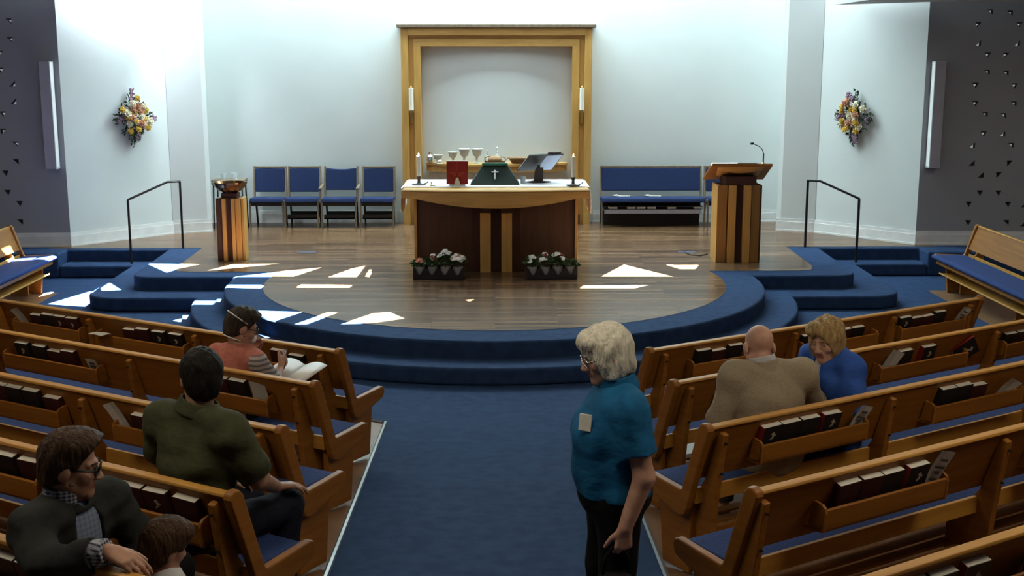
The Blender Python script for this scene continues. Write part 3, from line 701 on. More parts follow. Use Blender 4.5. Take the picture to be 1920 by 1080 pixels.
# ------------------------------------------------------------------ chairs, bench, side table
def make_chair(x, y, label, arms=False, shelf=True, w=.53, group='blue upholstered chairs by the back wall'):
    t = thing('upholstered_chair', label, 'chair', (x, y, ZP), group=group)
    hw = w / 2
    for s in (1, -1):
        mb = MB(); mb.prism([(s * (hw - .02), -.26, 0), (s * (hw - .02), -.225, 0), (s * (hw - .02), -.20, .42), (s * (hw - .02), -.24, .43)], (s * .026, 0, 0)); mb.build('front_leg', 'greywood', t, bevel=.004)
        mb = MB(); mb.prism([(s * (hw - .045), .23, 0), (s * (hw - .045), .265, 0), (s * (hw - .045), .17, .44), (s * (hw - .045), .10, .44)], (s * .026, 0, 0)); mb.build('rear_leg', 'blackwood', t, bevel=.004)
        mb = MB(); mb.prism([(s * (hw - .03), .10, .40), (s * (hw - .03), .155, .40), (s * (hw - .03), .24, .935), (s * (hw - .03), .205, .94)], (s * .03, 0, 0)); mb.build('back_post', 'greywood', t, bevel=.004)
        mb = MB(); mb.prism([(s * (hw - .03), -.24, .40), (s * (hw - .03), .12, .36), (s * (hw - .03), .12, .40), (s * (hw - .03), -.20, .45)], (s * .03, 0, 0)); mb.build('side_rail', 'greywood', t, bevel=.003)
        if arms:
            mb = MB(); mb.prism([(s * (hw - .005), -.22, .60), (s * (hw - .005), .16, .63), (s * (hw - .005), .16, .655), (s * (hw - .005), -.22, .63)], (s * .045, 0, 0)); mb.prism([(s * (hw - .0), -.22, .0 + .4), (s * (hw - .0), -.185, .40), (s * (hw - .0), -.17, .61), (s * (hw - .0), -.21, .61)], (s * .025, 0, 0)); mb.build('armrest', 'greywood', t, bevel=.004)
    mb = MB(); n = 8
    zb, zt_ = (.53, .90) if not arms else (.56, .91)
    vs = []; 
    for i in range(n + 1):
        f = -1 + 2 * i / n; dx = (hw - .035) * f; cv = .03 * (1 - f * f); sag = .025 * (1 - f * f) if arms else 0
        for z, off in ((zb, 0), (zt_ - sag, 0)):
            yb = .13 + (z - .42) / .52 * .085
            vs += [(dx, yb - .03 + cv * .6, z), (dx, yb + .03 + cv * .6, z)]
    fs = []
    for i in range(n):
        a = 4 * i; c = a + 4
        fs += [(a, c, c + 2, a + 2), (a + 1, a + 3, c + 3, c + 1), (a + 2, c + 2, c + 3, a + 3), (a, a + 1, c + 1, c)]
    fs += [(0, 2, 3, 1), (4 * n, 4 * n + 1, 4 * n + 3, 4 * n + 2)]
    mb.add(vs, fs); mb.build('back_cushion', 'navy', t, bevel=.012)
    mb = MB(); mb.bb((-hw + .03, .195, .90), (hw - .03, .232, .935)); mb.build('top_rail', 'greywood', t, bevel=.004) if not arms else None
    mb = MB(); mb.prism([(-hw + .005, -.27, .40), (-hw + .005, -.25, .475), (-hw + .005, .12, .46), (-hw + .005, .14, .40)], (w - .01, 0, 0)); mb.build('seat_cushion', 'navy', t, bevel=.022, seg=3)
    mb = MB(); mb.bb((-hw + .01, -.22, .345), (hw - .01, .14, .40)); mb.build('seat_frame', 'blackwood', t)
    if shelf:
        mb = MB(); mb.bb((-hw + .03, -.16, .13), (hw - .03, .18, .15)); mb.bb((-hw + .03, -.16, .13), (hw - .03, -.145, .20)); mb.bb((-hw + .03, .165, .13), (hw - .03, .18, .22)); mb.build('under_rack', 'blackwood', t)
    return t
make_chair(-3.60, 19.50, 'blue chair beside the little side table, first from the font', shelf=False)
make_chair(-3.05, 19.50, 'blue armless chair between the chair by the side table and the armchair')
make_chair(-2.46, 19.48, 'blue armchair with wooden arms in the row of single chairs', arms=True, w=.55)
make_chair(-1.86, 19.48, 'blue armless chair standing nearest the oak frame')
make_chair(3.62, 19.46, 'blue chair half hidden behind the lectern', shelf=False)
t = thing('upholstered_bench', 'long blue upholstered bench against the back wall near the lectern', 'bench', (2.50, 19.46, ZP))
hw = .80
for s in (1, -1):
    mb = MB(); mb.prism([(s * (hw - .0), -.26, 0), (s * hw, -.225, 0), (s * hw, -.20, .42), (s * hw, -.24, .43)], (s * .026, 0, 0)); mb.build('front_leg', 'greywood', t, bevel=.004)
    mb = MB(); mb.prism([(s * (hw - .02), .23, 0), (s * (hw - .02), .265, 0), (s * (hw - .02), .17, .44), (s * (hw - .02), .10, .44)], (s * .026, 0, 0)); mb.build('rear_leg', 'blackwood', t, bevel=.004)
    mb = MB(); mb.prism([(s * (hw - .01), .10, .40), (s * (hw - .01), .155, .40), (s * (hw - .01), .24, .935), (s * (hw - .01), .205, .94)], (s * .03, 0, 0)); mb.build('back_post', 'greywood', t, bevel=.004)
mb = MB(); mb.prism([(-hw + .01, .12, .545), (-hw + .01, .175, .545), (-hw + .01, .235, .905), (-hw + .01, .185, .91)], (2 * hw - .02, 0, 0)); mb.build('back_cushion', 'navy', t, bevel=.015)
mb = MB(); mb.bb((-hw, .19, .905), (hw, .23, .94)); mb.build('top_rail', 'greywood', t, bevel=.004)
mb = MB(); mb.prism([(-hw - .02, -.28, .40), (-hw - .02, -.26, .475), (-hw - .02, .12, .46), (-hw - .02, .14, .40)], (2 * hw + .04, 0, 0)); mb.build('seat_cushion', 'navy', t, bevel=.022, seg=3)
mb = MB(); mb.bb((-hw + .03, -.19, .265), (hw - .03, .17, .285)); mb.bb((-hw + .02, .13, .29), (hw - .02, .16, .40)); mb.build('under_rack', 'blackwood', t)
mb = MB(); mb.bb((-hw + .03, -.215, .22), (hw - .03, -.195, .285)); mb.build('rack_lip', 'fixture', t)
mb = MB(); mb.bb((-hw + .05, .02, .07), (-.06, .06, .095)); mb.bb((-.02, .02, .07), (hw - .05, .06, .095)); mb.bb((-hw + .03, .06, .0), (hw - .03, .09, .24)); mb.build('stretcher', 'blackwood', t)
for i, (x, lab) in enumerate(((-.63, 'farthest from the lectern'), (-.34, 'second from the oak frame'), (-.185, 'third from the oak frame'), (-.02, 'fourth from the oak frame'), (.30, 'second from the lectern'), (.72, 'nearest the lectern'))):
    t2 = thing('hymnal', 'closed book with pale page edges under the bench, %s' % lab, 'book', (2.50 + x, 19.375, ZP + .288), group='books under the bench')
    mb = MB(); mb.bb((-.07, -.10, 0), (.07, .09, .004)); mb.bb((-.07, -.10, .036), (.07, .09, .04)); mb.bb((-.07, .086, 0), (.07, .09, .04)); mb.build('cover', 'maroon', t2)
    mb = MB(); mb.bb((-.066, -.098, .004), (.066, .085, .036)); mb.build('pages', 'pages', t2)
for x, lab in ((2.00, 'crumpled white paper on the bench seat nearer the oak frame'), (2.50, 'smaller white paper on the middle of the bench seat')):
    mb = MB(); mb.ell((-.07, 0, .016), (.05, .035, .016)); mb.prism([(-.06, -.03, 0), (.14, -.02, 0), (.15, .03, 0), (-.06, .03, 0)], (0, 0, .012)); o = mb.build('folded_paper', 'paper'); o.location = (x, 19.42, ZP + .472); tag(o, lab, 'paper', 'papers on the bench')
t = thing('side_table', 'narrow dark side table with thin legs by the first blue chair', 'table', (-4.17, 19.30, ZP))
mb = MB(); mb.bb((-.25, -.17, .745), (.25, .17, .77)); mb.build('table_top', 'greywood', t, bevel=.004)
mb = MB(); mb.bb((-.245, -.165, .70), (.245, .165, .744)); mb.build('apron', 'blackwood', t)
for sx in (1, -1):
    for sy in (1, -1):
        mb = MB(); mb.tube([(sx * .22, sy * .14, .72), (sx * .235, sy * .16, 0)], .014, 6); mb.build('leg', 'blackwood', t)
tumbler(-4.26, 19.26, ZP + .771, 'drinking glass on the dark side table, farther from the chairs', .045, .105); tumbler(-4.08, 19.26, ZP + .771, 'drinking glass on the dark side table, nearer the blue chair', .045, .105)

# ------------------------------------------------------------------ font
t = thing('baptismal_font', 'oak pillar font carrying a shiny bronze bowl at the font side of platform', 'font', (-3.50, 16.22, ZP))
FS = .90
mb = MB(); mb.bb((-.145, -.12, 0), (.145, .14, .84)); mb.build('core', 'recess', t)
for x0, x1, y0, mm in ((-.195, -.115, -.13, 'oakdark'), (-.10, -.045, -.165, 'oak'), (.035, .085, -.165, 'oak'), (.09, .165, -.135, 'oak'), (.172, .205, -.10, 'oak')):
    mb = MB(); mb.bb((x0, y0, 0), (x1, .0, .835)); mb.build('stave', mm, t, bevel=.004)
for x0, x1 in ((-.20, -.15), (-.06, .06), (.15, .20)):
    mb = MB(); mb.bb((x0, .01, 0), (x1, .165, .835)); mb.build('stave', 'oak', t, bevel=.004)
mb = MB(); mb.bb((-.115, -.10, .835), (.115, .12, .90)); mb.build('neck', 'recess', t)
MB().lathe([(0, .90), (.09, .90), (.17, .935), (.225, .985), (.248, 1.03), (.252, 1.045), (.235, 1.04), (.205, .99), (.15, .95), (.05, .925), (0, .925)], n=36).build('bowl', 'bronze', t, smooth=False)
t.scale = (FS, FS, 1)
# ------------------------------------------------------------------ lectern
t = thing('lectern', 'tall oak lectern with sloping desk on the lectern side of the platform', 'lectern', (3.20, 16.05, ZP))
mb = MB(); mb.bb((-.26, -.10, 0), (.26, .30, 1.02)); mb.build('core', 'recess', t)
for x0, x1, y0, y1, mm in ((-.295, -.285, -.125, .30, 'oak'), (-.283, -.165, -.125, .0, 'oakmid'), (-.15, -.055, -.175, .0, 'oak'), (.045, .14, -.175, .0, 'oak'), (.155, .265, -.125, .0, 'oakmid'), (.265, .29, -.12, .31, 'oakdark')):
    mb = MB(); mb.bb((x0, y0, 0), (x1, y1, 1.02)); mb.build('stave', mm, t, bevel=.004)
mb = MB(); mb.bb((-.20, -.13, 1.02), (.21, .25, 1.13)); mb.build('neck', 'recess', t)
A_ = [(-.40, -.19, 1.275), (.40, -.19, 1.275), (.405, .36, 1.045), (-.405, .36, 1.045)]
mb = MB(); mb.prism(A_, (0, .012, .032)); mb.build('desk_top', 'pew', t, bevel=.006)
mb = MB(); n = 16                                     # curved cheek below the desk
vs = [];
for i in range(n + 1):
    f = -1 + 2 * i / n; x = .30 * f
    dz = .06 * (1 - f * f)
    vs += [(x, -.165, 1.262), (x, -.165 + .07, 1.235 - dz), (x, .26, 1.09)]
mb.add(vs, [(3 * i, 3 * i + 1, 3 * i + 4, 3 * i + 3) for i in range(n)] + [(3 * i + 1, 3 * i + 2, 3 * i + 5, 3 * i + 4) for i in range(n)]); mb.build('curved_bracket', 'oakh', t)
mb = MB(); mb.prism([(-.38, -.195, 1.312), (.20, -.195, 1.312), (.20, -.12, 1.282), (-.38, -.12, 1.282)], (0, .002, .006)); o = mb.build('desk_paper', 'paper'); o.location = t.location; tag(o, 'white sheet lying along the top edge of the lectern desk', 'paper')
t = thing('gooseneck_microphone', 'slim black gooseneck microphone rising from the lectern desk', 'microphone', (3.505, 16.0, ZP + 1.265))
MB().lathe([(0, 0), (.035, .0), (.03, .035), (.015, .045), (0, .045)], n=12).build('base', 'brass', t)
mb = MB(); mb.tube([(0, 0, .04), (0, 0, .16)], .0095); mb.tube([(0, 0, .16), (-.015, .01, .21), (-.06, .02, .255), (-.13, .03, .285)], .0055); mb.build('stem', 'black', t)
MB().ell((-.148, .033, .289), (.028, .018, .017)).build('capsule', 'black', t, smooth=True)
# floor boxes and cable
for x, y, lab in ((-2.60, 16.80, 'dark floor outlet plate in the boards on the font side'), (2.65, 16.74, 'dark floor outlet plate in the boards near the lectern')):
    mb = MB(); mb.bb((-.125, -.09, 0), (.125, .09, .006)); o = mb.build('floor_outlet', 'vent', bevel=.003); o.location = (x, y, ZP + .005); tag(o, lab, 'floor outlet', 'floor outlets')
mb = MB(); mb.tube([(2.62, 16.70, ZP + .014), (2.66, 16.50, ZP + .012), (2.78, 16.42, ZP + .012), (2.86, 16.50, ZP + .012), (2.915, 16.58, ZP + .012)], .007); tag(mb.build('power_cable', 'black'), 'thin black cable curving from the floor outlet to the lectern', 'cable')
# hand rails
for s in (1, -1):
    t = thing('hand_rail', 'black metal hand rail at the %s steps' % ('lectern-side' if s > 0 else 'font-side'), 'rail', (s * 4.41, 17.20, 0), group='hand rails')
    mb = MB(); mb.tube([(0, 0, ZP), (0, 0, 1.295)], .018, 6); mb.build('upper_post', 'black', t)
    mb = MB(); mb.tube([(s * .655, -.28, .17), (s * .655, -.28, 1.06)], .018, 6); mb.build('lower_post', 'black', t)
    mb = MB(); mb.tube([(-s * .01, 0, 1.29), (s * .16, -.05, 1.287), (s * .66, -.285, 1.062)], .017, 6); mb.build('top_rail', 'black', t)
# tall box wall lights
for s in (1, -1):
    t = thing('wall_light', 'tall slim grey wall light box on the %s grey wall' % ('lectern-side' if s > 0 else 'font-side'), 'wall light', (s * 6.20, 17.36, 1.47), group='wall light boxes')
    mb = MB(); mb.bb((-.075, -.13, 0), (.075, .03, 1.47)); mb.build('housing', 'fixture', t, bevel=.004)
    mb = MB(); mb.bb((-s * .074, -.12, .01), (-s * .079, .0, 1.46)); mb.build('diffuser', 'white', t)
    mb = MB(); mb.bb((-.08, -.135, -.012), (.08, .028, .0)); mb.build('end_cap', 'fixture', t)

# ------------------------------------------------------------------ flower sprays on the angled walls
def rose(mb, c, r, nrm, rnd):
    q = Vector((0, 0, 1)).rotation_difference(nrm).to_matrix()
    for ring, (n, rr, zz, ps) in enumerate(((6, .78, .0, .55), (5, .50, .22, .46), (3, .22, .40, .36))):
        for i in range(n):
            a = 2 * PI * i / n + ring * .5 + rnd.uniform(-.2, .2)
            rot = q @ Matrix.Rotation(a, 3, 'Z') @ Matrix.Rotation(R(-28 - 26 * ring), 3, 'Y')
            p = q @ Vector((math.cos(a) * rr * r, math.sin(a) * rr * r, zz * r))
            mb.ell(Vector(c) + p, (r * ps, r * ps * .95, r * .16), 8, 5, rot)
    mb.ell(Vector(c) + q @ Vector((0, 0, .3 * r)), (r * .34, r * .34, r * .34), 8, 5, q)
def leafblob(mb, c, L, w, d, rnd):
    d = Vector(d).normalized(); sdir = d.orthogonal().normalized(); sdir = Matrix.Rotation(rnd.uniform(0, 6.28), 3, d) @ sdir
    nrm = d.cross(sdir)
    c = Vector(c)
    mb.add([c, c + d * L * .35 + sdir * w / 2 + nrm * .004, c + d * L, c + d * L * .35 - sdir * w / 2 + nrm * .004, c + d * L * .5 - nrm * .008], [(0, 1, 4), (1, 2, 4), (2, 3, 4), (3, 0, 4)])
FL = {'L': ([('cream', 420, 355), ('peach', 425, 400), ('peach', 500, 390), ('yellow', 455, 460), ('peach', 520, 450), ('cream', 370, 468), ('peach', 430, 525), ('cream', 532, 510), ('yellow', 570, 552), ('cream', 400, 598), ('yellow', 460, 570), ('peach', 520, 598), ('cream', 572, 622), ('yellow', 484, 668), ('yellow', 400, 690), ('yellow', 312, 420), ('cream', 570, 395), ('yellow', 585, 440), ('cream', 618, 580), ('yellow', 590, 655), ('yellow', 380, 520), ('yellow', 495, 290)],
            [('lilac', 450, 210), ('lilac', 300, 550), ('lilac', 690, 545), ('lilac', 500, 770), ('lilac', 440, 290), ('lilac', 340, 520)], 247, 219, 945, (180, 140), 140),
      'R': ([('cream', 520, 370), ('yellow', 515, 430), ('yellow', 455, 425), ('cream', 620, 420), ('peach', 535, 505), ('cream', 445, 510), ('yellow', 375, 590), ('peach', 450, 615), ('yellow', 445, 662), ('cream', 565, 660), ('yellow', 540, 610), ('yellow', 540, 715), ('yellow', 360, 410), ('yellow', 345, 450), ('cream', 350, 640), ('yellow', 408, 698), ('peach', 420, 330), ('cream', 525, 548), ('peach', 400, 350)],
            [('lilac', 400, 250), ('lilac', 440, 285), ('lilac', 300, 535), ('lilac', 635, 575), ('lilac', 500, 790), ('lilac', 375, 515), ('lilac', 520, 830)], 1607, 225, 1008, (1540, 150), 140)}
def flower_spray(sd, label):
    s = 1 if sd == 'R' else -1
    roses, lil, pcx, pcy, iw, off, w_ = FL[sd]
    # wall plane through (4.915,18.632)-(6.05,17.40)
    P0 = Vector((s * 5.33, 18.18, 0)); tdir = Vector((s * 1.135, -1.232, 0)).normalized(); nrm = Vector((-s * 1.232, -1.135, 0)).normalized()
    zc_ = 2.12
    t = thing('flower_spray', label, 'flower arrangement', (P0.x, P0.y, zc_), group='wall flower sprays')
    rnd = random.Random(11 + s)
    ppm = 2300 / 18.0 * .81                           # px per metre seen along the slanted wall
    def loc(ix, iy, depth):
        px = off[0] + ix * w_ / iw - pcx; py = off[1] + iy * w_ / iw - pcy
        return tdir * (s * px / (ppm)) + Vector((0, 0, -py / (2300 / 18.1))) + nrm * depth
    mb = MB()
    for i in range(170):
        a = rnd.uniform(0, 2 * PI); rr = rnd.random() ** .7
        x = math.cos(a) * rr * .26; z = math.sin(a) * rr * .33
        if abs(x) / .27 + abs(z) / .34 > 1.15: continue
        leafblob(mb, tdir * x + Vector((0, 0, z)) + nrm * rnd.uniform(.02, .09), rnd.uniform(.05, .09), .032, tdir * x * 3 + Vector((0, 0, z * 3)) + nrm * rnd.uniform(.0, .8) + Vector((rnd.uniform(-.3, .3), 0, rnd.uniform(-.3, .3))), rnd)
    for (a, L) in [(90, .36), (82, .33), (0, .29), (12, .28), (-12, .26), (180, .30), (170, .29), (190, .28), (-90, .37), (-82, .33), (-98, .30), (45, .24), (135, .25), (-45, .21), (-135, .21)]:
        d = tdir * math.cos(R(a)) + Vector((0, 0, math.sin(R(a)) * 1.05)); 
        mb.tube([nrm * .03, d * L * .6 + nrm * .07, d * L + nrm * .05], .004, 5)
        for k in range(6):
            f = .55 + .47 * k / 5
            leafblob(mb, d * L * f + nrm * .06, .055, .036, d + tdir * rnd.uniform(-1, 1) + Vector((0, 0, rnd.uniform(-1, 1))) + nrm * rnd.uniform(-.1, .5), rnd)
    mb.ell((0, 0, 0), (.06, .06, .16)); 
    mb.build('foliage', 'leaf', t)
    for c, ix, iy in roses:
        mb = MB(); rose(mb, loc(ix, iy, .105 + rnd.uniform(-.01, .03)), .050 if c != 'yellow' else .042, (nrm + Vector((rnd.uniform(-.3, .3), 0, rnd.uniform(-.2, .4)))).normalized(), rnd)
        mb.build('rose', c, t, smooth=True)
    for c, ix, iy in lil:
        mb = MB(); c0 = loc(ix, iy, .07)
        for k in range(38):
            mb.ell(c0 + tdir * max(-.035, min(.035, rnd.gauss(0, .02))) + nrm * max(-.015, min(.015, rnd.gauss(0, .01))) + Vector((0, 0, max(-.05, min(.05, rnd.gauss(0, .028))))), (.0145, .0145, .0145), 6, 4)
        mb.build('lilac_sprig', c, t, smooth=True)
flower_spray('L', 'diamond-shaped spray of yellow and peach roses hanging on the font-side angled wall')
flower_spray('R', 'diamond-shaped spray of yellow and cream roses hanging on the lectern-side angled wall')

# ------------------------------------------------------------------ trays of potted flowers before the altar
def petal_flower(mb, c, r, nrm, rnd):
    q = Vector((0, 0, 1)).rotation_difference(Vector(nrm).normalized()).to_matrix()
    for i in range(5):
        a = 2 * PI * i / 5 + rnd.random()
        mb.ell(Vector(c) + q @ Vector((math.cos(a) * r * .5, math.sin(a) * r * .5, 0)), (r * .52, r * .52, r * .16), 8, 4, q)
def tray(cx, cy, rz, label, plants, side):
    t = thing('plant_tray', label, 'tray', (cx, cy, ZP + .006), rz, 'flower trays')
    W, D, H_ = .31, .13, .135
    mb = MB(); mb.bb((-W, -D, 0), (W, D, .03)); mb.build('tray_base', 'traym', t, bevel=.005)
    for y in (-D, D - .008):                          # scalloped sides with open dips
        mb = MB()
        pts = [(-W, .028)]
        for k in range(4):
            x0 = -W + k * 2 * W / 4; ww = 2 * W / 4
            pts += [(x0, H_), (x0 + ww * .14, H_), (x0 + ww * .40, .062), (x0 + ww * .5, .052), (x0 + ww * .60, .062), (x0 + ww * .86, H_)]
        pts += [(W, H_), (W, .028)]
        mb.prism([(x, y, z) for x, z in pts], (0, .008, 0)); mb.build('side_panel', 'traym', t)
    for x in (-W, W - .008):
        mb = MB(); mb.bb((x, -D + .008, .028), (x + .008, D - .008, H_)); mb.build('end_panel', 'traym', t)
    rnd = random.Random(int(cx * 100) + 5)
    M4 = Matrix.Translation((cx, cy, ZP + .006)) @ Matrix.Rotation(rz, 4, 'Z')
    for k, (blooms, hgt, lab) in enumerate(plants):
        x = -W + (k + .5) * 2 * W / len(plants)
        p = thing('potted_flower', lab, 'potted plant', M4 @ Vector((x, -.02, .031)), rz, 'potted flowers in the trays')
        MB().lathe([(0, 0), (.045, 0), (.064, .112), (.057, .112), (.05, .10), (0, .10)], n=16).build('pot', 'pot', p)
        mb = MB()
        for i in range(80):
            a = rnd.uniform(0, 6.28); el = rnd.uniform(.1, 1.4)
            d = Vector((math.cos(a) * math.cos(el), math.sin(a) * math.cos(el), math.sin(el)))
            rr = rnd.uniform(.02, .105)
            leafblob(mb, Vector((0, 0, .125 + hgt * .25)) + Vector((d.x * rr, d.y * rr, d.z * rr * hgt / .12)), .062, .05, d + Vector((0, 0, -.35)), rnd)
        mb.tube([(0, 0, .09), (0, 0, .16)], .008, 5)
        mb.build('foliage', 'leaf2', p)
        for (c, n) in blooms:
            for i in range(n + 2):
                a = rnd.uniform(0, 6.28); rr = rnd.uniform(.0, .085)
                mb = MB(); petal_flower(mb, (math.cos(a) * rr, math.sin(a) * rr - .015, .165 + hgt * 1.02 - rr * .6 + rnd.uniform(-.02, .02)), .040, (math.cos(a) * .5, -.5, .8), rnd)
                mb.build('blossom', c, p, smooth=True)
tray(-.685, 14.83, R(-3), 'dark scalloped tray of potted flowers before the altar, font side', [
 ([('opetal', 1)], .03, 'leafy plant with few blooms at the font-side tip of its tray'), ([('rpetal', 4), ('wpetal', 2)], .08, 'plant with dark red blooms in the font-side tray'),
 ([('wpetal', 9)], .13, 'tallest white-blooming plant in the font-side tray'), ([('wpetal', 4), ('opetal', 2)], .09, 'white and salmon plant at the altar-centre end of font-side tray')], 0)
tray(.685, 14.82, R(4), 'dark scalloped tray of potted flowers before the altar, lectern side', [
 ([('wpetal', 6)], .07, 'white-blooming plant at the altar-centre end of the lectern-side tray'), ([('wpetal', 3), ('rpetal', 3)], .09, 'white and dark red plant in the lectern-side tray'),
 ([('wpetal', 4), ('rpetal', 1)], .10, 'white-blooming plant third from the centre in the lectern-side tray'), ([], .03, 'bare leafy plant at the lectern-side tip of its tray')], 1)
# ------------------------------------------------------------------ people: distance fields meshed with surface nets
class Field:
    def __init__(s, lo, hi, h):
        s.h = h; s.lo = np.array(lo, float); s.n = np.ceil((np.array(hi) - s.lo) / h).astype(int) + 1
        s.D = np.full(s.n, .3, np.float32)
        s.ax = [(s.lo[i] + h * np.arange(s.n[i])).astype(np.float32) for i in range(3)]
    def win(s, lo, hi, pad):
        sl = []
        for i in range(3):
            a = int(max(0, math.floor((lo[i] - pad - s.lo[i]) / s.h))); b = int(min(s.n[i], math.ceil((hi[i] + pad - s.lo[i]) / s.h) + 1))
            if b <= a: return None
            sl.append(slice(a, b))
        X, Y, Z = np.meshgrid(*[s.ax[i][sl[i]] for i in range(3)], indexing='ij', sparse=True)
        return tuple(sl), X, Y, Z
    def comb(s, sl, d, k, op):
        A = s.D[sl]
        if op == 'add':
            if k > 0:
                hh = np.maximum(k - np.abs(A - d), 0) / k; s.D[sl] = np.minimum(A, d) - hh * hh * k * .25
            else: s.D[sl] = np.minimum(A, d)
        else:
            d = -d
            if k > 0:
                hh = np.maximum(k - np.abs(A - d), 0) / k; s.D[sl] = np.maximum(A, d) + hh * hh * k * .25
            else: s.D[sl] = np.maximum(A, d)
    def cap(s, a, b, ra, rb=None, k=.02, op='add', flat=False, off=0., sx=None):
        rb = ra if rb is None else rb
        a = np.array(a, float); b = np.array(b, float); ra += off; rb += off; r = max(ra, rb)
        w = s.win(np.minimum(a, b) - r, np.maximum(a, b) + r, k + .04)
        if w is None: return s
        sl, X, Y, Z = w; ba = b - a; L2 = max(float(ba @ ba), 1e-12)
        t = np.clip(((X - a[0]) * ba[0] + (Y - a[1]) * ba[1] + (Z - a[2]) * ba[2]) / L2, 0, 1)
        d = np.sqrt((X - a[0] - t * ba[0]) ** 2 + (Y - a[1] - t * ba[1]) ** 2 + (Z - a[2] - t * ba[2]) ** 2) - (ra + t * (rb - ra))
        if flat:
            n = ba / math.sqrt(L2); d = np.maximum(d, (X - b[0]) * n[0] + (Y - b[1]) * n[1] + (Z - b[2]) * n[2])
        s.comb(sl, d, k, op); return s
    def ell(s, c, r, Rm=None, k=.02, op='add', off=0.):
        c = np.array(c, float); r = np.array(r, float) + off; m = r.max()
        w = s.win(c - m, c + m, k + .04)
        if w is None: return s
        sl, X, Y, Z = w; X = X - c[0]; Y = Y - c[1]; Z = Z - c[2]
        if Rm is not None:
            Q = np.array(Rm).T
            X, Y, Z = (Q[0][0] * X + Q[0][1] * Y + Q[0][2] * Z, Q[1][0] * X + Q[1][1] * Y + Q[1][2] * Z, Q[2][0] * X + Q[2][1] * Y + Q[2][2] * Z)
        k0 = np.sqrt((X / r[0]) ** 2 + (Y / r[1]) ** 2 + (Z / r[2]) ** 2); k1 = np.sqrt((X / r[0] ** 2) ** 2 + (Y / r[1] ** 2) ** 2 + (Z / r[2] ** 2) ** 2)
        d = k0 * (k0 - 1) / np.maximum(k1, 1e-6)
        s.comb(sl, d, k, op); return s
    def cut(s, p, n, lo=None, hi=None, k=.0):
        """remove the half space beyond p along n (inside the box lo..hi)"""
        lo = s.lo if lo is None else lo; hi = s.lo + s.h * s.n if hi is None else hi
        w = s.win(np.array(lo), np.array(hi), 0.)
        if w is None: return s
        sl, X, Y, Z = w; n = np.array(n, float); n /= np.linalg.norm(n)
        d = -((X - p[0]) * n[0] + (Y - p[1]) * n[1] + (Z - p[2]) * n[2])
        s.comb(sl, d, k, 'sub'); return s
    def noise(s, amp, fr, seed=0, aniso=(1, 1, 1)):
        rnd = random.Random(seed); X, Y, Z = np.meshgrid(*s.ax, indexing='ij', sparse=True); T = 0
        for i in range(5):
            v = [rnd.gauss(0, 1) * fr * aniso[j] for j in range(3)]; T = T + np.sin(X * v[0] + Y * v[1] + Z * v[2] + rnd.uniform(0, 6.28))
        s.D += (T * (amp / 2.2)).astype(np.float32); return s
    def mesh(s):
        D = s.D.copy()
        D[0] = D[-1] = .1; D[:, 0] = D[:, -1] = .1; D[:, :, 0] = D[:, :, -1] = .1
        sg = D < 0; n = s.n
        cs = np.zeros(n - 1, int)
        for i in (0, 1):
            for j in (0, 1):
                for k in (0, 1): cs += sg[i:n[0] - 1 + i, j:n[1] - 1 + j, k:n[2] - 1 + k]
        act = (cs > 0) & (cs < 8); idx = -np.ones(n - 1, int); ii = np.argwhere(act); idx[act] = np.arange(len(ii))
        acc = np.zeros((len(ii), 3)); cnt = np.zeros(len(ii))
        C = [(i, j, k) for i in (0, 1) for j in (0, 1) for k in (0, 1)]
        for a in C:
            for ax in range(3):
                if a[ax]: continue
                b = list(a); b[ax] = 1
                da = D[ii[:, 0] + a[0], ii[:, 1] + a[1], ii[:, 2] + a[2]]; db = D[ii[:, 0] + b[0], ii[:, 1] + b[1], ii[:, 2] + b[2]]
                m = (da < 0) != (db < 0); t = np.where(m, da / np.where(m, da - db, 1), 0)
                p = np.array(a, float)[None, :].repeat(len(ii), 0); p[:, ax] = t
                acc[m] += p[m]; cnt[m] += 1
        V = s.lo + s.h * (ii + acc / cnt[:, None])
        F = []
        for ax in range(3):
            u, v = (ax + 1) % 3, (ax + 2) % 3
            A = [slice(None)] * 3; Bs = [slice(None)] * 3; A[ax] = slice(0, n[ax] - 1); Bs[ax] = slice(1, n[ax])
            ch = sg[tuple(A)] != sg[tuple(Bs)]; e = np.argwhere(ch)
            e = e[(e[:, u] > 0) & (e[:, v] > 0) & (e[:, u] < n[u] - 1) & (e[:, v] < n[v] - 1)]
            q = []
            for du, dv in ((0, 0), (-1, 0), (-1, -1), (0, -1)):
                c = e.copy(); c[:, u] += du; c[:, v] += dv; q.append(idx[c[:, 0], c[:, 1], c[:, 2]])
            q = np.stack(q, 1); fl = sg[e[:, 0], e[:, 1], e[:, 2]]
            q[~fl] = q[~fl][:, ::-1]
            F.append(q)
        F = np.concatenate(F); F = F[(F >= 0).all(1)]
        return V, F
    def build(s, name, mats, parent=None, paint=None, smooth_iter=1):
        V, F = s.mesh()
        for _ in range(smooth_iter):                  # light Laplacian pass
            S = np.zeros_like(V); c = np.zeros(len(V))
            for i in range(4):
                for j in (1, 3):
                    np.add.at(S, F[:, i], V[F[:, (i + j) % 4]]); np.add.at(c, F[:, i], 1)
            V = V * .5 + .5 * S / np.maximum(c, 1)[:, None]
        me = bpy.data.meshes.new(name)
        me.vertices.add(len(V)); me.vertices.foreach_set('co', V.astype(np.float32).ravel())
        me.loops.add(F.size); me.loops.foreach_set('vertex_index', F.astype(np.int32).ravel())
        me.polygons.add(len(F)); me.polygons.foreach_set('loop_start', np.arange(0, F.size, 4, dtype=np.int32)); 
        me.update(calc_edges=True); me.validate()
        ms = mats if isinstance(mats, (list, tuple)) else [mats]
        for m in ms: me.materials.append(M[m] if isinstance(m, str) else m)
        if paint is not None:
            cen = V[F].mean(1); me.polygons.foreach_set('material_index', paint(cen).astype(np.int32)) if len(me.polygons) == len(F) else None
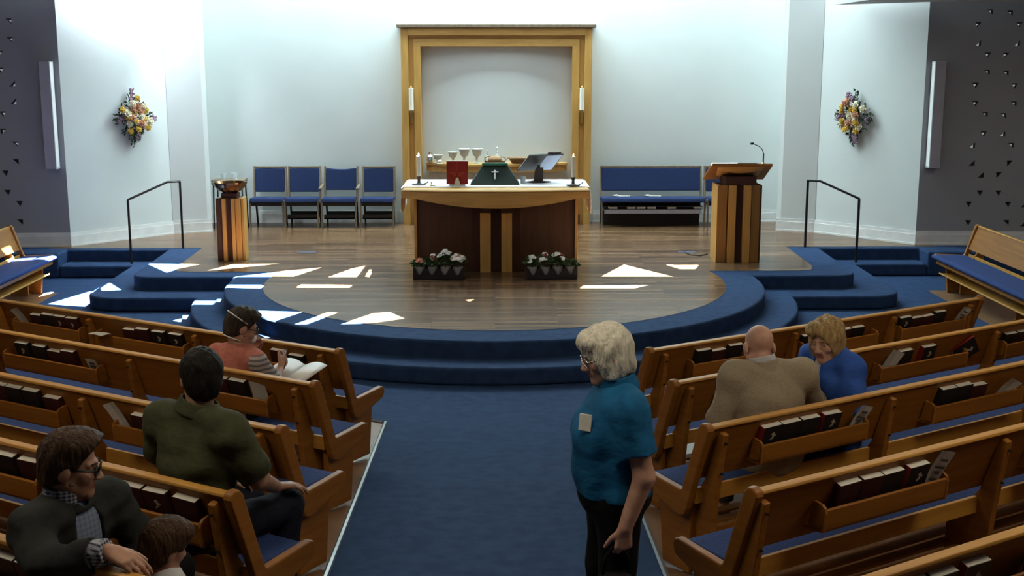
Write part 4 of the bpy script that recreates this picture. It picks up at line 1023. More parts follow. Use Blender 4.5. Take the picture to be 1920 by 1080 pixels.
        me.polygons.foreach_set('use_smooth', [True] * len(me.polygons))
        o = bpy.data.objects.new(name, me); COL.objects.link(o)
        if parent is not None: o.parent = parent
        return o

def skin(n, c1, c2=None): M[n] = mat(n, c1, c2, .55, (25, 25, 25), bump=.03)
skin('skin_fair', (.46, .25, .17), (.40, .21, .14)); skin('skin_pink', (.56, .32, .235), (.48, .26, .185)); skin('skin_tan', (.36, .20, .125), (.31, .165, .10))
M['lips'] = mat('lips', (.33, .11, .09), None, .5)
M['eye'] = mat('eye', (.55, .53, .50), None, .2); M['iris'] = mat('iris', (.03, .03, .035), None, .2)
def hairm(n, c1, c2, sc=(60, 60, 14)): M[n] = mat(n, c1, c2, .6, sc, bump=1., bscale=(130, 130, 22), detail=5, spec=.22)
hairm('hair_white', (.80, .77, .66), (.60, .57, .46)); hairm('hair_blonde', (.46, .31, .14), (.27, .17, .07)); hairm('hair_brown', (.075, .042, .024), (.035, .018, .011))
hairm('hair_dark', (.012, .009, .008), (.006, .005, .004)); hairm('hair_child', (.085, .045, .022), (.04, .02, .010)); hairm('hair_ash', (.055, .042, .032), (.02, .016, .013))
def clothm(n, c1, c2, sc=(14, 14, 14), b=.8): M[n] = mat(n, c1, c2, .85, sc, bump=b, bscale=(13, 13, 20), spec=.2)
clothm('teal_polo', (.011, .115, .265), (.008, .09, .215)); clothm('olive_shirt', (.062, .066, .032), (.046, .050, .024)); clothm('charcoal_blazer', (.026, .029, .028), (.018, .020, .020))
clothm('tan_jacket', (.34, .28, .20), (.28, .23, .16), (120, 120, 120), .5); clothm('blue_cardigan', (.035, .105, .42), (.028, .085, .35)); clothm('black_trousers', (.006, .006, .0075), (.004, .004, .005)); clothm('navy_trousers', (.012, .015, .026), (.009, .011, .02))
clothm('salmon_shirt', (.46, .16, .12), (.38, .125, .095), (40, 40, 40)); clothm('grey_trousers', (.07, .065, .055), (.055, .05, .04)); clothm('white_tee', (.55, .55, .54), (.48, .48, .47)); clothm('shirt_white', (.52, .52, .55), (.46, .46, .5))
def stripe_mat(name, a, b, period, duty=.5, check=False, axis=2, rough=.85):
    m = bpy.data.materials.new(name); m.use_nodes = True; nt = m.node_tree; N = nt.nodes; Lk = nt.links; bs = N['Principled BSDF']; bs.inputs['Roughness'].default_value = rough
    tc = N.new('ShaderNodeTexCoord')
    sep = N.new('ShaderNodeSeparateXYZ'); Lk.new(tc.outputs['Object'], sep.inputs[0])
    def st(i):
        md = N.new('ShaderNodeMath'); md.operation = 'PINGPONG'; Lk.new(sep.outputs[i], md.inputs[0]); md.inputs[1].default_value = period / 2
        g = N.new('ShaderNodeMath'); g.operation = 'GREATER_THAN'; Lk.new(md.outputs[0], g.inputs[0]); g.inputs[1].default_value = period / 2 * (1 - duty); return g
    g = st(axis)
    if check:
        g2 = st(0); ad = N.new('ShaderNodeMath'); ad.operation = 'ADD'; Lk.new(g.outputs[0], ad.inputs[0]); Lk.new(g2.outputs[0], ad.inputs[1])
        hv = N.new('ShaderNodeMath'); hv.operation = 'MULTIPLY'; Lk.new(ad.outputs[0], hv.inputs[0]); hv.inputs[1].default_value = .5; g = hv
    mx = N.new('ShaderNodeMix'); mx.data_type = 'RGBA'; Lk.new(g.outputs[0], mx.inputs[0]); mx.inputs[6].default_value = (*a, 1); mx.inputs[7].default_value = (*b, 1); Lk.new(mx.outputs[2], bs.inputs['Base Color'])
    M[name] = m
stripe_mat('striped_sleeve', (.42, .38, .36), (.15, .14, .15), .032, .45)
stripe_mat('gingham', (.40, .42, .50), (.02, .025, .05), .014, .5, True)
stripe_mat('blue_check', (.20, .25, .36), (.13, .17, .27), .02, .5, True)

def rotm(yaw=0., pitch=0., roll=0.):
    """head turn: yaw + to the person's left, pitch + looking down, roll + toward the person's right"""
    return np.array(Matrix.Rotation(R(yaw), 3, 'Z') @ Matrix.Rotation(R(-pitch), 3, 'X') @ Matrix.Rotation(R(roll), 3, 'Y'))
def V3(*a): return np.array(a, float)
def head_sdf(F, c, Q, s, fem=0.):
    P = lambda x, y, z: np.array(c) + Q @ (np.array((x, y, z), float) * s)
    e = lambda p, r, k, op='add', QQ=None: F.ell(P(*p), np.array(r) * s, Q if QQ is None else Q @ QQ, k * s, op)
    cp = lambda a, b, r1, r2, k, op='add': F.cap(P(*a), P(*b), r1 * s, r2 * s, k * s, op)
    e((0, -.012, .035), (.074, .094, .086), .02)
    e((0, .030, -.035), (.057, .060, .078), .03)
    for x in (-1, 1):
        cp((x * .052, .005, -.055), (x * .012, .068, -.097), .022, .017, .03)
        e((x * .042, .062, -.022), (.024, .022, .024), .02)
        e((x * .081, -.006, -.006), (.013, .022, .034), .008, 'add', np.array(Matrix.Rotation(R(-14), 3, 'X')))
        cp((x * .012, .086, .027), (x * .044, .072, .026), .011, .009, .014)
        e((x * .031, .094, .006), (.017, .015, .012), .010, 'sub')
        e((x * .031, .072, .006), (.0128, .0125, .0128), .002); cp((x * .019, .083, .0125), (x * .043, .078, .0115), .0045, .0045, .004); cp((x * .020, .082, -.004), (x * .042, .077, -.003), .0035, .0035, .004)
        e((x * .013, .103, -.030), (.010, .011, .008), .006)
    cp((0, .088, .018), (0, .113, -.026), .008, .0125, .010)
    e((0, .076, -.094), (.021, .017, .018), .02)
    e((0, .078, -.058), (.028, .018, .022), .015)
    cp((-.020, .087, -.0525), (.020, .087, -.0525), .006, .006, .006)
    cp((-.017, .086, -.0650), (.017, .086, -.0650), .007, .007, .006)
    e((0, .099, -.0585), (.024, .006, .0022), .003, 'sub')
def hand_sdf(F, w, d, n, t, s=1., curl=(20, 25, 20), thumb=25, spread=.0):
    """w wrist, d to the fingers, n out of the palm, t towards the thumb"""
    w = np.array(w, float); d = np.array(d, float); d /= np.linalg.norm(d); n = np.array(n, float); n -= d * (n @ d); n /= np.linalg.norm(n); t = np.array(t, float); t -= d * (t @ d) + n * (t @ n); t /= np.linalg.norm(t)
    for i, (o, L, r) in enumerate(((.029, .088, .0095), (.010, .092, .0098), (-.010, .088, .0094), (-.027, .080, .0083))):
        o_ = o * s; base = w + d * L * s + t * o_
        F.cap(w + t * o_ * .55 + d * .01 * s, base, .0145 * s, .0118 * s, .012 * s)
        seg = (np.array((.044, .028, .022)) if i in (1, 2) else np.array((.039, .025, .020)) if i == 0 else np.array((.031, .020, .018))) * s
        a = 0.; p = base
        dd0 = d + t * (spread * (1.5 - i)); dd0 /= np.linalg.norm(dd0)
        for j in range(3):
            a += R(curl[j] + (i * 4 if j == 0 else 0)); dd = dd0 * math.cos(a) + n * math.sin(a); q = p + dd * seg[j]
            F.cap(p, q, r * s * (1 - .10 * j), r * s * (.90 - .10 * j), .004 * s); p = q
    a = R(thumb); p0 = w + d * .022 * s + t * .024 * s; d1 = d * math.cos(a) * .8 + t * .62 + n * .35; d1 /= np.linalg.norm(d1); p1 = p0 + d1 * .042 * s
    d2 = d1 * .75 + d * .55 + n * .25; d2 /= np.linalg.norm(d2); p2 = p1 + d2 * .032 * s; p3 = p2 + (d2 * .9 + d * .3 + n * .2) * .022 * s
    F.cap(p0, p1, .014 * s, .0115 * s, .012 * s); F.cap(p1, p2, .0112 * s, .0102 * s, .004 * s); F.cap(p2, p3, .0102 * s, .008 * s, .004 * s)
def hair_cap(F, c, Q, s, th=.012, line=.055, back=-.085, side=.0, top=.0, k=.012):
    """short hair: skull shell cut away from face, ears and neck"""
    P = lambda x, y, z: np.array(c) + Q @ (np.array((x, y, z), float) * s)
    F.ell(P(0, -.014, .036), (np.array((.076, .096, .088)) + th) * s, Q, 0)
    F.ell(P(0, -.045, -.02), (np.array((.066, .062, .075)) + th * .7) * s, Q, .02 * s)
    if top: F.ell(P(0, .02, .085), np.array((.066, .085, .045)) * s + top * s, Q, .02 * s)
    n = Q @ np.array((0, 1., -.62)); F.cut(P(0, line, .058), n, k=.01 * s)                 # face plane
    for x in (-1, 1): F.ell(P(x * .082, .012, -.018), np.array((.028, .030, .040)) * s, Q, .006 * s, 'sub')
    n = Q @ np.array((0, .35, -1.)); F.cut(P(0, -.07, back), n, k=.01 * s)
def tubes(name, m, parent, paths, r=.0022, n=6):
    mb = MB()
    for p in paths: mb.tube([tuple(x) for x in p], r, n)
    return mb.build(name, m, parent, smooth=True)
def glasses(parent, c, Q, s, m='black', name='eyeglasses', r=.0026):
    P = lambda x, y, z: np.array(c) + Q @ (np.array((x, y, z), float) * s)
    paths = []
    for x in (-1, 1):
        paths.append([P(x * .033 + .025 * math.cos(a) * (1 if 1 else 0), .106 - .006 * abs(x * .033 + .025 * math.cos(a)) / .06, .004 + .019 * math.sin(a)) for a in [2 * PI * i / 16 for i in range(17)]])
        paths.append([P(x * .058, .100, .012), P(x * .074, .06, .013), P(x * .083, .0, .010), P(x * .080, -.02, -.006)])
    paths.append([P(-.009, .107, .010), P(0, .110, .013), P(.009, .107, .010)])
    return tubes(name, m, parent, paths, r * s)
def eyes(parent, c, Q, s):
    P = lambda x, y, z: np.array(c) + Q @ (np.array((x, y, z), float) * s)
    for x in (-1, 1):
        mb = MB(); QQ = Matrix(Q.tolist())
        mb.ell(P(x * .031, .0738, .004), (.0118 * s,) * 3, 12, 8); mb.cur = 1; mb.ell(P(x * .031, .0840, .003), (.0055 * s, .0022 * s, .0055 * s), 10, 6, QQ)
        mb.build('eye', ['eye', 'iris'], parent, smooth=True)
def brows(parent, c, Q, s, m):
    P = lambda x, y, z: np.array(c) + Q @ (np.array((x, y, z), float) * s)
    for x in (-1, 1): tubes('eyebrow', m, parent, [[P(x * .012, .0965, .029), P(x * .03, .0935, .034), P(x * .047, .080, .029)]], .0035 * s)
def lips_paint(c, Q, s, extra=None):
    def f(cen):
        L = (cen - np.array(c)) @ Q / s
        m = (np.abs(L[:, 0]) < .024 - .35 * np.abs(L[:, 2] + .0585)) & (L[:, 1] > .080) & (L[:, 2] > -.072) & (L[:, 2] < -.047)
        r = m.astype(int)
        return r if extra is None else extra(cen, r)
    return f

def torso_sdf(F, J, g, off=0., lower=True):
    """J: joints; g: girth factor"""
    pel, wa, ch, uc, nb = [np.array(J[k], float) for k in ('pel', 'waist', 'chest', 'uchest', 'neck')]
    sl, sr = np.array(J['shL'], float), np.array(J['shR'], float)
    ax = (sr - sl); ax /= np.linalg.norm(ax)
    up = nb - pel; up /= np.linalg.norm(up); fw = np.cross(up, ax); Q = np.stack([ax, fw, np.cross(ax, fw)], 1)
    e = lambda p, r, k=.035: F.ell(p, np.array(r) * g, Q, k, 'add', off)
    if lower: e(pel, (.165, .125, .12))
    e(wa, (.150, .115, .14)); e(ch, (.158, .115, .14)); e(uc, (.143, .090, .095))
    F.cap(sl * .85 + nb * .15 , sr * .85 + nb * .15, .046 * g + .004, None, .04, off=off)
    F.cap(nb, sl, .040, .044 * g, .035, off=off); F.cap(nb, sr, .040, .044 * g, .035, off=off)
    return Q, fw
def person(name, label, spec):
    """spec joints are in the person's own frame: x to their right, y ahead, z up from the floor"""
    J = spec['J']; g = spec.get('girth', 1.); lg = spec.get('limb', 1.); h = spec.get('h', .006); fem = spec.get('fem', 0.)
    pts = np.array([J[k] for k in J]); lo = pts.min(0) - .24; hi = pts.max(0) + .24; lo[2] = max(lo[2], -.02)
    hc = np.array(J['head'], float); Q = spec['Q']; s = spec.get('hs', 1.)
    F = Field(lo, hi, h)
    def limbs(F, off=0., arms=True, legs=True, arm_to=None, leg_to=None, flat=True, kk=.03):
        for sd in 'LR':
            sh, el, wr = [np.array(J[k + sd], float) for k in ('sh', 'el', 'wr')]
            hp, kn, an = [np.array(J[k + sd], float) for k in ('hip', 'kn', 'an')]
            if arms:
                if arm_to is None: F.cap(sh, el, .050 * lg, .041 * lg, .04, off=off); F.cap(el, wr, .041 * lg, .028 * lg, .02, off=off)
                elif arm_to <= 1.: F.cap(sh, sh + (el - sh) * arm_to, .053 * lg, .050 * lg, .04, off=off, flat=flat)
                else: F.cap(sh, el, .052 * lg, .045 * lg, .04, off=off); F.cap(el, el + (wr - el) * (arm_to - 1), .044 * lg, .036 * lg, .02, off=off, flat=flat)
            if legs:
                if leg_to is None or leg_to > 1.:
                    F.cap(hp, kn, .082 * lg, .058 * lg, .04, off=off); e = an if leg_to is None else kn + (an - kn) * (leg_to - 1)
                    F.cap(kn, e, .056 * lg, .038 * lg if leg_to is None else .050 * lg, .02, off=off, flat=leg_to is not None)
                else: F.cap(hp, hp + (kn - hp) * leg_to, .082 * lg, .062 * lg, .04, off=off, flat=True)
    torso_sdf(F, J, g); limbs(F)
    for sd in 'LR':                                    # feet
        an = np.array(J['an' + sd], float); fd = np.array(spec.get('foot' + sd, (0, 1, 0)), float)
        F.cap(an + np.array((0, 0, -.035)), an + fd * .15 + np.array((0, 0, -.055)), .034, .026, .02)
    F.cap(J['neck'], hc + Q @ np.array((0, -.022, -.06)) * s, .056 * s * spec.get('neckw', 1.), .050 * s * spec.get('neckw', 1.), .03)
    head_sdf(F, hc, Q, s, fem)
    if 'face' in spec: spec['face'](F, hc, Q, s)
    for sd in 'LR':
        if 'hand' + sd in spec:
            d, n, t, kw = spec['hand' + sd]; hand_sdf(F, J['wr' + sd], d, n, t, spec.get('hands', 1.), **kw)
    body = F.build(name, [spec['skin'], 'lips'], None, lips_paint(hc, Q, s))
    tag(body, label, 'person' if not spec.get('child') else 'child')
    body.location = spec['loc']; body.rotation_euler = (0, 0, spec['rz'])
    eyes(body, hc, Q, s)
    # garments
    for gm in spec['clothes']:
        G = Field(lo, hi, gm.get('h', h)); off = gm.get('off', .012)
        if gm['kind'] == 'top':
            torso_sdf(G, J, g * gm.get('loose', 1.), off, gm.get('lower', True)); limbs(G, off * 1.05, True, False, gm['arm'])
            if gm.get('bust'): 
                for b in gm['bust']: G.ell(*b, None, .05)
            if 'extra' in gm: gm['extra'](G)
            if gm.get('noise'): G.noise(gm['noise'], gm.get('freq', 28.), gm.get('seed', 1), gm.get('aniso', (1, 1, 1)))
            if 'hem' in gm: G.cut((0, 0, gm['hem']), (0, 0, -1), *(gm.get('hembox', (None, None))))
            nk = np.array(J['neck'], float); hd = hc + Q @ np.array((0, -.02, -.05)) * s
            dn = (hd - nk); dn /= np.linalg.norm(dn)
            G.cap(nk - dn * .015 + np.array((0, gm.get('vneck', .0), 0)), nk + dn * .2, gm.get('neckr', .062), None, .01, 'sub')
            G.ell(hc, np.array((.10, .12, .135)) * s, Q, .005, 'sub')
            if gm.get('open'):                            # open front between lapels
                a, b, r1, r2 = gm['open']; G.cap(a, b, r1, r2, .004, 'sub')
            if gm.get('collar'):
                m2 = gm['collar']
                Cc = Field(nk - .16, nk + .18, h * .8); cr = gm.get('collr', 1.05); ch_ = gm.get('collh', .075); Cc.cap(nk, nk + dn * ch_ * 1.1, .084 * cr, .070 * cr, 0); Cc.cap(nk - dn * .04, nk + dn * .16, .060 * cr, .062 * cr, 0, 'sub'); Cc.cut(nk + dn * ch_, dn); Cc.cut(nk - dn * .012, -dn)
                Cc.cap(nk + np.array((0, .07, -.03)), nk + np.array((0, .10, .06)), .022, .02, .0, 'sub')
                Cc.build('collar', m2, body)
        else:
            pel = np.array(J['pel'], float)
            G.ell(pel, np.array((.168, .128, .125)) * g * gm.get('loose', 1.), None, .05, 'add', off)
            if gm.get('waistcap'): G.cap(pel, J['waist'], .12 * g, .115 * g, .05, off=off)
            limbs(G, off, False, True, None, gm['leg'])
            if gm.get('noise'): G.noise(gm['noise'], gm.get('freq', 25.), 4)
            if 'waist' in gm: G.cut((0, 0, gm['waist']), (0, 0, 1), *(gm.get('wbox', (None, None))))
        G.build(gm['name'], gm['mat'], body, gm.get('paint'))
    for sd in 'LR':
        an = np.array(J['an' + sd], float); fd = np.array(spec.get('foot' + sd, (0, 1, 0)), float)
        G = Field(an - .22, an + .25, .007); G.cap(an + fd * -.03 + np.array((0, 0, -.045)), an + fd * .16 + np.array((0, 0, -.052)), .044, .038, .02); G.cut((0, 0, .005), (0, 0, -1)); G.cut(an + np.array((0, 0, .01)), (0, 0, 1))
        G.build('shoe', 'black', body)
    if 'hair' in spec:
        hm, fn = spec['hair']
        G = Field(hc - .21 * s, hc + .21 * s, .004 * s); fn(G); G.build('hair', hm, body)
    if 'brow' in spec: brows(body, hc, Q, s, spec['brow'])
    return body, hc, Q, s
def seated(sp=1., lean=0., hw=.19):
    """joints of a seated adult; lean = forward slump in metres at shoulder height"""
    j = dict(pel=(0, .0, .56), waist=(0, -.02 + lean * .25, .70), chest=(0, -.015 + lean * .6, .86), uchest=(0, .0 + lean * .9, .965), neck=(0, -.01 + lean, 1.075),
             hipL=(-.09, .04, .545), hipR=(.09, .04, .545), knL=(-.12, .44, .53), knR=(.12, .44, .53), anL=(-.12, .44, .085), anR=(.12, .44, .085),
             shL=(-hw, -.015 + lean, 1.005), shR=(hw, -.015 + lean, 1.005), elL=(-hw - .05, .05 + lean * .6, .77), elR=(hw + .05, .05 + lean * .6, .77), wrL=(-.12, .30, .66), wrR=(.12, .30, .66),
             head=(0, .03 + lean * 1.25, 1.24))
    return {k: (v[0] * sp, v[1] * sp, (v[2] - .47) * sp + .47 if v[2] > .47 else v[2]) for k, v in j.items()}
def face_row(key, al, fo):
    p = on_row(key, al, fo, 0); return (p.x, p.y, p.z)
def yaw_of(dx, dy): return math.atan2(dy, dx) - PI / 2
# ------------------------------------------------------------------ the seven people
def bob(F, c, Q, s, vol=1., drop=-.085, face=(.056, .085, .085), fz=-.045, part=0., bang=.055):
    P = lambda x, y, z: np.array(c) + Q @ (np.array((x, y, z), float) * s)
    v = vol * s
    F.ell(P(0, -.014, .042), (.092 * v, .108 * v, .094 * v), Q, 0)
    F.ell(P(0, -.055, -.035), (.078 * v, .062 * v, .085 * v), Q, .03)
    for x in (-1, 1): F.ell(P(x * .066, .008, -.028), (.028 * v, .054 * v, .082 * v), Q, .03)
    F.ell(P(part, .055, .088), (.066 * v, .052 * v, .036 * v), Q, .03)
    F.noise(.0035 * s, 80, 3, (1, 1, .35)); F.noise(.0015 * s, 260, 5, (1, 1, .25))
    F.ell(P(0, .115, fz), np.array(face) * s, Q, .012, 'sub')
    F.cut(P(0, 0, drop), Q @ np.array((0, .2, -1.)), k=.012)
seat_c = lambda key, al, fo: on_row(key, al, fo, 0.)
# --- standing woman with the white bob
def woman():
    J = dict(pel=(0, .0, .83), waist=(0, .015, .97), chest=(0, .02, 1.09), uchest=(0, .0, 1.175), neck=(0, -.005, 1.275),
             hipL=(-.095, .0, .80), hipR=(.095, .0, .80), knL=(-.10, .01, .44), knR=(.10, .03, .44), anL=(-.10, -.02, .085), anR=(.10, .02, .085),
             shL=(-.168, -.02, 1.205), shR=(.168, -.02, 1.205), elL=(-.225, -.075, .95), elR=(.225, -.06, .95), wrL=(-.225, .0, .735), wrR=(.20, -.01, .73), head=(0, .048, 1.418))
    Q = rotm(6, 17, 0)
    sp = dict(J=J, Q=Q, girth=1.10, limb=1.08, skin='skin_pink', hs=.98, h=.0055, loc=(.515, 5.03, floorz(.5, 5.03)), rz=yaw_of(-.995, -.10),
              handL=((.02, .08, -1), (.9, .1, .1), (0, 1, .1), dict(curl=(40, 55, 35), thumb=20)), handR=((0, .05, -1), (-.9, 0, 0), (0, 1, 0), dict(curl=(30, 35, 25))),
              hair=('hair_white', lambda G: bob(G, J['head'], Q, .98, 1.06, -.098)), brow='hair_white',
              clothes=[dict(kind='top', name='polo_shirt', mat='teal_polo', arm=.64, off=.022, loose=1.04, hem=.825, bust=[((-.075, .115, 1.075), (.085, .075, .085)), ((.075, .115, 1.075), (.085, .075, .085)), ((0, .06, .93), (.165, .125, .13))], collar='teal_polo', collr=1.12, collh=.055, noise=.006, freq=24, neckr=.058, vneck=.012),
                       dict(kind='legs', name='trousers', mat='black_trousers', leg=1.92, off=.014, waist=.86, waistcap=1, noise=.004)])
    b, hc, Q, s = person('person', 'white-haired woman in a teal polo shirt standing in the aisle, facing the font side', sp)
    glasses(b, hc, Q, s, 'silver')
    mb = MB(); mb.box((-.135, .158, 1.165), (.058, .006, .072), Matrix.Rotation(R(52), 3, 'Z') @ Matrix.Rotation(R(10), 3, 'X')); mb.build('name_badge', 'paper', b, bevel=.004)
    # handbag hanging from her hand
    M4 = Matrix.Translation(Vector(sp['loc'])) @ Matrix.Rotation(sp['rz'], 4, 'Z')
    t = thing('handbag', 'black handbag with white stripes hanging from the standing woman\'s hand', 'bag', M4 @ Vector((-.215, .035, .30)), sp['rz'])
    mb = MB(); mb.prism([(-.035, -.085, 0), (-.035, .085, 0), (-.035, .065, .23), (-.035, -.065, .23)], (.07, 0, 0)); mb.build('bag_body', 'black_trousers', t, bevel=.015, seg=3)
    mb = MB()
    for z, w in ((.195, .10), (.155, .12), (.05, .13)): mb.bb((-.040, -w / 2, z), (-.034, w / 2, z + .012))
    for y in (-.03, .0, .03): mb.bb((-.040, y - .004, .07), (-.034, y + .004, .14))
    mb.build('white_stripes', 'white', t)
    mb = MB(); mb.tube([(0, -.055, .225), (.0, -.05, .30), (0, -.02, .345), (0, .015, .345), (0, .045, .30), (0, .055, .225)], .008); mb.build('handle', 'black_trousers', t, smooth=True)
woman()
# --- man in the olive shirt
def olive():
    J = seated(1.035, .03, .235)
    J.update(head=(.0, .055, 1.235), elR=(.275, .10, .80), wrR=(.19, .30, .69), elL=(-.33, .10, .80), wrL=(-.16, .30, .67), knR=(.165, .40, .565), hipR=(.10, .04, .55), anR=(.16, .34, .085), pel=(0, .0, .57), shL=(-.215, .01, 1.025), shR=(.215, .01, 1.025))
    Q = rotm(52, 12, 0)
    p = seat_c('L4', .435, .205)
    sp = dict(J=J, Q=Q, girth=1.18, limb=1.08, skin='skin_tan', loc=p, rz=-TH, h=.006, neckw=1.1,
              handR=((.35, .9, -.12), (0, -.1, -1), (-1, .3, 0), dict(curl=(12, 18, 14), thumb=18)), handL=((.5, .8, -.2), (.3, 0, -1), (1, .2, 0), dict(curl=(20, 25, 20))),
              hair=('hair_dark', lambda G: (hair_cap(G, J['head'], Q, 1., .019, .060, -.10, k=.01), G.noise(.0015, 110, 2, (1, 1, .4)), G.noise(.001, 300, 4, (1, 1, .3)))), brow='hair_dark',
              clothes=[dict(kind='top', name='shirt', mat='olive_shirt', arm=.93, off=.018, hem=.50, noise=.008, freq=26, seed=5, aniso=(.5, .5, 1.6), collar='olive_shirt', collr=1.22, collh=.052, neckr=.064),
                       dict(kind='legs', name='trousers', mat='navy_trousers', leg=1.9, off=.012, waist=.66, noise=.004)])
    b, hc, Q, s = person('person', 'dark-haired man in an olive short-sleeved shirt seated in the fourth font-side pew', sp)
    glasses(b, hc, Q, s, 'silver')
olive()
# --- man in the salmon shirt with a face mask
def salmon():
    J = seated(.90, .07, .20)
    J.update(head=(.0, .085, 1.055), neck=(0, .045, .915), uchest=(0, .03, .855), chest=(0, .01, .77), waist=(0, -.02, .66), shL=(-.175, .03, .855), shR=(.175, .03, .855),
             elR=(.215, .13, .69), wrR=(.10, .33, .73), elL=(-.19, .23, .70), wrL=(-.045, .225, .87), knR=(.17, .42, .60), knL=(-.10, .43, .58), anR=(.17, .42, .085))
    Q = rotm(-34, 22, 0)
    p = seat_c('L2', .865, .20)
    def beard(F, c, Q, s): pass
    def sleeve_paint(cen):
        d = np.minimum(np.abs(cen[:, 0] - .2), np.abs(cen[:, 0] + .2)); return ((np.abs(cen[:, 0]) > .165) & (cen[:, 2] < .91)).astype(int)
    sp = dict(J=J, Q=Q, girth=.98, limb=.95, skin='skin_fair', loc=p, rz=-TH, h=.006,
              handR=((-.1, .75, .55), (-1, -.1, .1), (-.1, -.4, 1), dict(curl=(30, 40, 30), thumb=15)), handL=((.45, .1, .8), (.2, -1, .2), (.8, .3, -.2), dict(curl=(45, 60, 40), thumb=10)),
              hair=('hair_ash', lambda G: (hair_cap(G, J['head'], Q, 1., .012, .062, -.075, top=.012), G.noise(.0015, 110, 2, (1, 1, .4)), G.noise(.001, 300, 4, (1, 1, .3)))), brow='hair_ash',
              clothes=[dict(kind='top', name='shirt', mat=['salmon_shirt', 'striped_sleeve'], arm=.98, off=.014, hem=.48, noise=.005, freq=26, paint=sleeve_paint, neckr=.060),
                       dict(kind='legs', name='shorts', mat='navy_trousers', leg=.80, off=.014, waist=.62)])
    b, hc, Q, s = person('person', 'man in a salmon shirt with striped sleeves reading in the second font-side pew', sp)
    glasses(b, hc, Q, s, 'black', r=.0032)
    P = lambda x, y, z: hc + Q @ (np.array((x, y, z), float) * s)
    G = Field(hc - .16, hc + .16, .005)                # beard along the jaw
    for x in (-1, 1): G.cap(P(x * .057, .012, -.052), P(x * .014, .072, -.100), .017, .018, .02)
    G.ell(P(0, .074, -.098), (.026, .02, .022), Q, .02); G.noise(.002, 200, 2); G.ell(P(0, .10, -.059), (.03, .02, .012), Q, .004, 'sub')
    G.build('beard', 'hair_ash', b)
    up_ = [P(.084 * math.sin(a) * 1.02, -.012 + .108 * math.cos(a) * 1., .045 - .032 * math.cos(a) + .0) for a in [R(80 + 200 * i / 16) for i in range(17)]]
    lo_ = [P(.080 * math.sin(a), -.020 + .075 * math.cos(a) * 1.02, -.078) for a in [R(75 + 210 * i / 16) for i in range(17)]]
    mb = MB(); mb.tube([tuple(x) for x in up_], .0042, 6); mb.tube([tuple(x) for x in lo_], .004, 6)
    mb.ell(P(0, .098, -.050), (.045, .022, .034), 14, 8, Matrix(Q.tolist())); mb.build('face_mask', 'white', b, smooth=True)
    M4 = Matrix.Translation(Vector(p)) @ Matrix.Rotation(-TH, 4, 'Z')
    t = thing('mobile_phone', 'dark phone held up by the man in the salmon shirt', 'phone', M4 @ Vector((.068, .395, .775)), -TH)
    mb = MB(); q = Matrix.Rotation(R(-20), 3, 'Y') @ Matrix.Rotation(R(-35), 3, 'X'); mb.box((0, 0, 0), (.072, .009, .145), q); mb.build('phone_case', 'blackcover', t, bevel=.004); mb = MB(); mb.box(q @ Vector((0, -.006, 0)), (.062, .002, .128), q); mb.build('phone_screen', 'screen', t)
    t = thing('leaflet', 'open white leaflet resting on the lap of the man in the salmon shirt', 'leaflet', M4 @ Vector((.12, .42, .675)), -TH)
    for sgn, nm in ((1, 'page'), (-1, 'page')):
        mb = MB(); n = 6; vs = []
        for i in range(n + 1):
            x = .19 * i / n
            for y in (-.13, .15): vs.append((sgn * x, y, .035 * math.sin(PI * i / n * .8) + y * .22))
        mb.add(vs, [(2 * i, 2 * i + 1, 2 * i + 3, 2 * i + 2) for i in range(n)]); o = mb.build(nm, 'white', t, smooth=True); sd = o.modifiers.new('s', 'SOLIDIFY'); sd.thickness = .002
salmon()
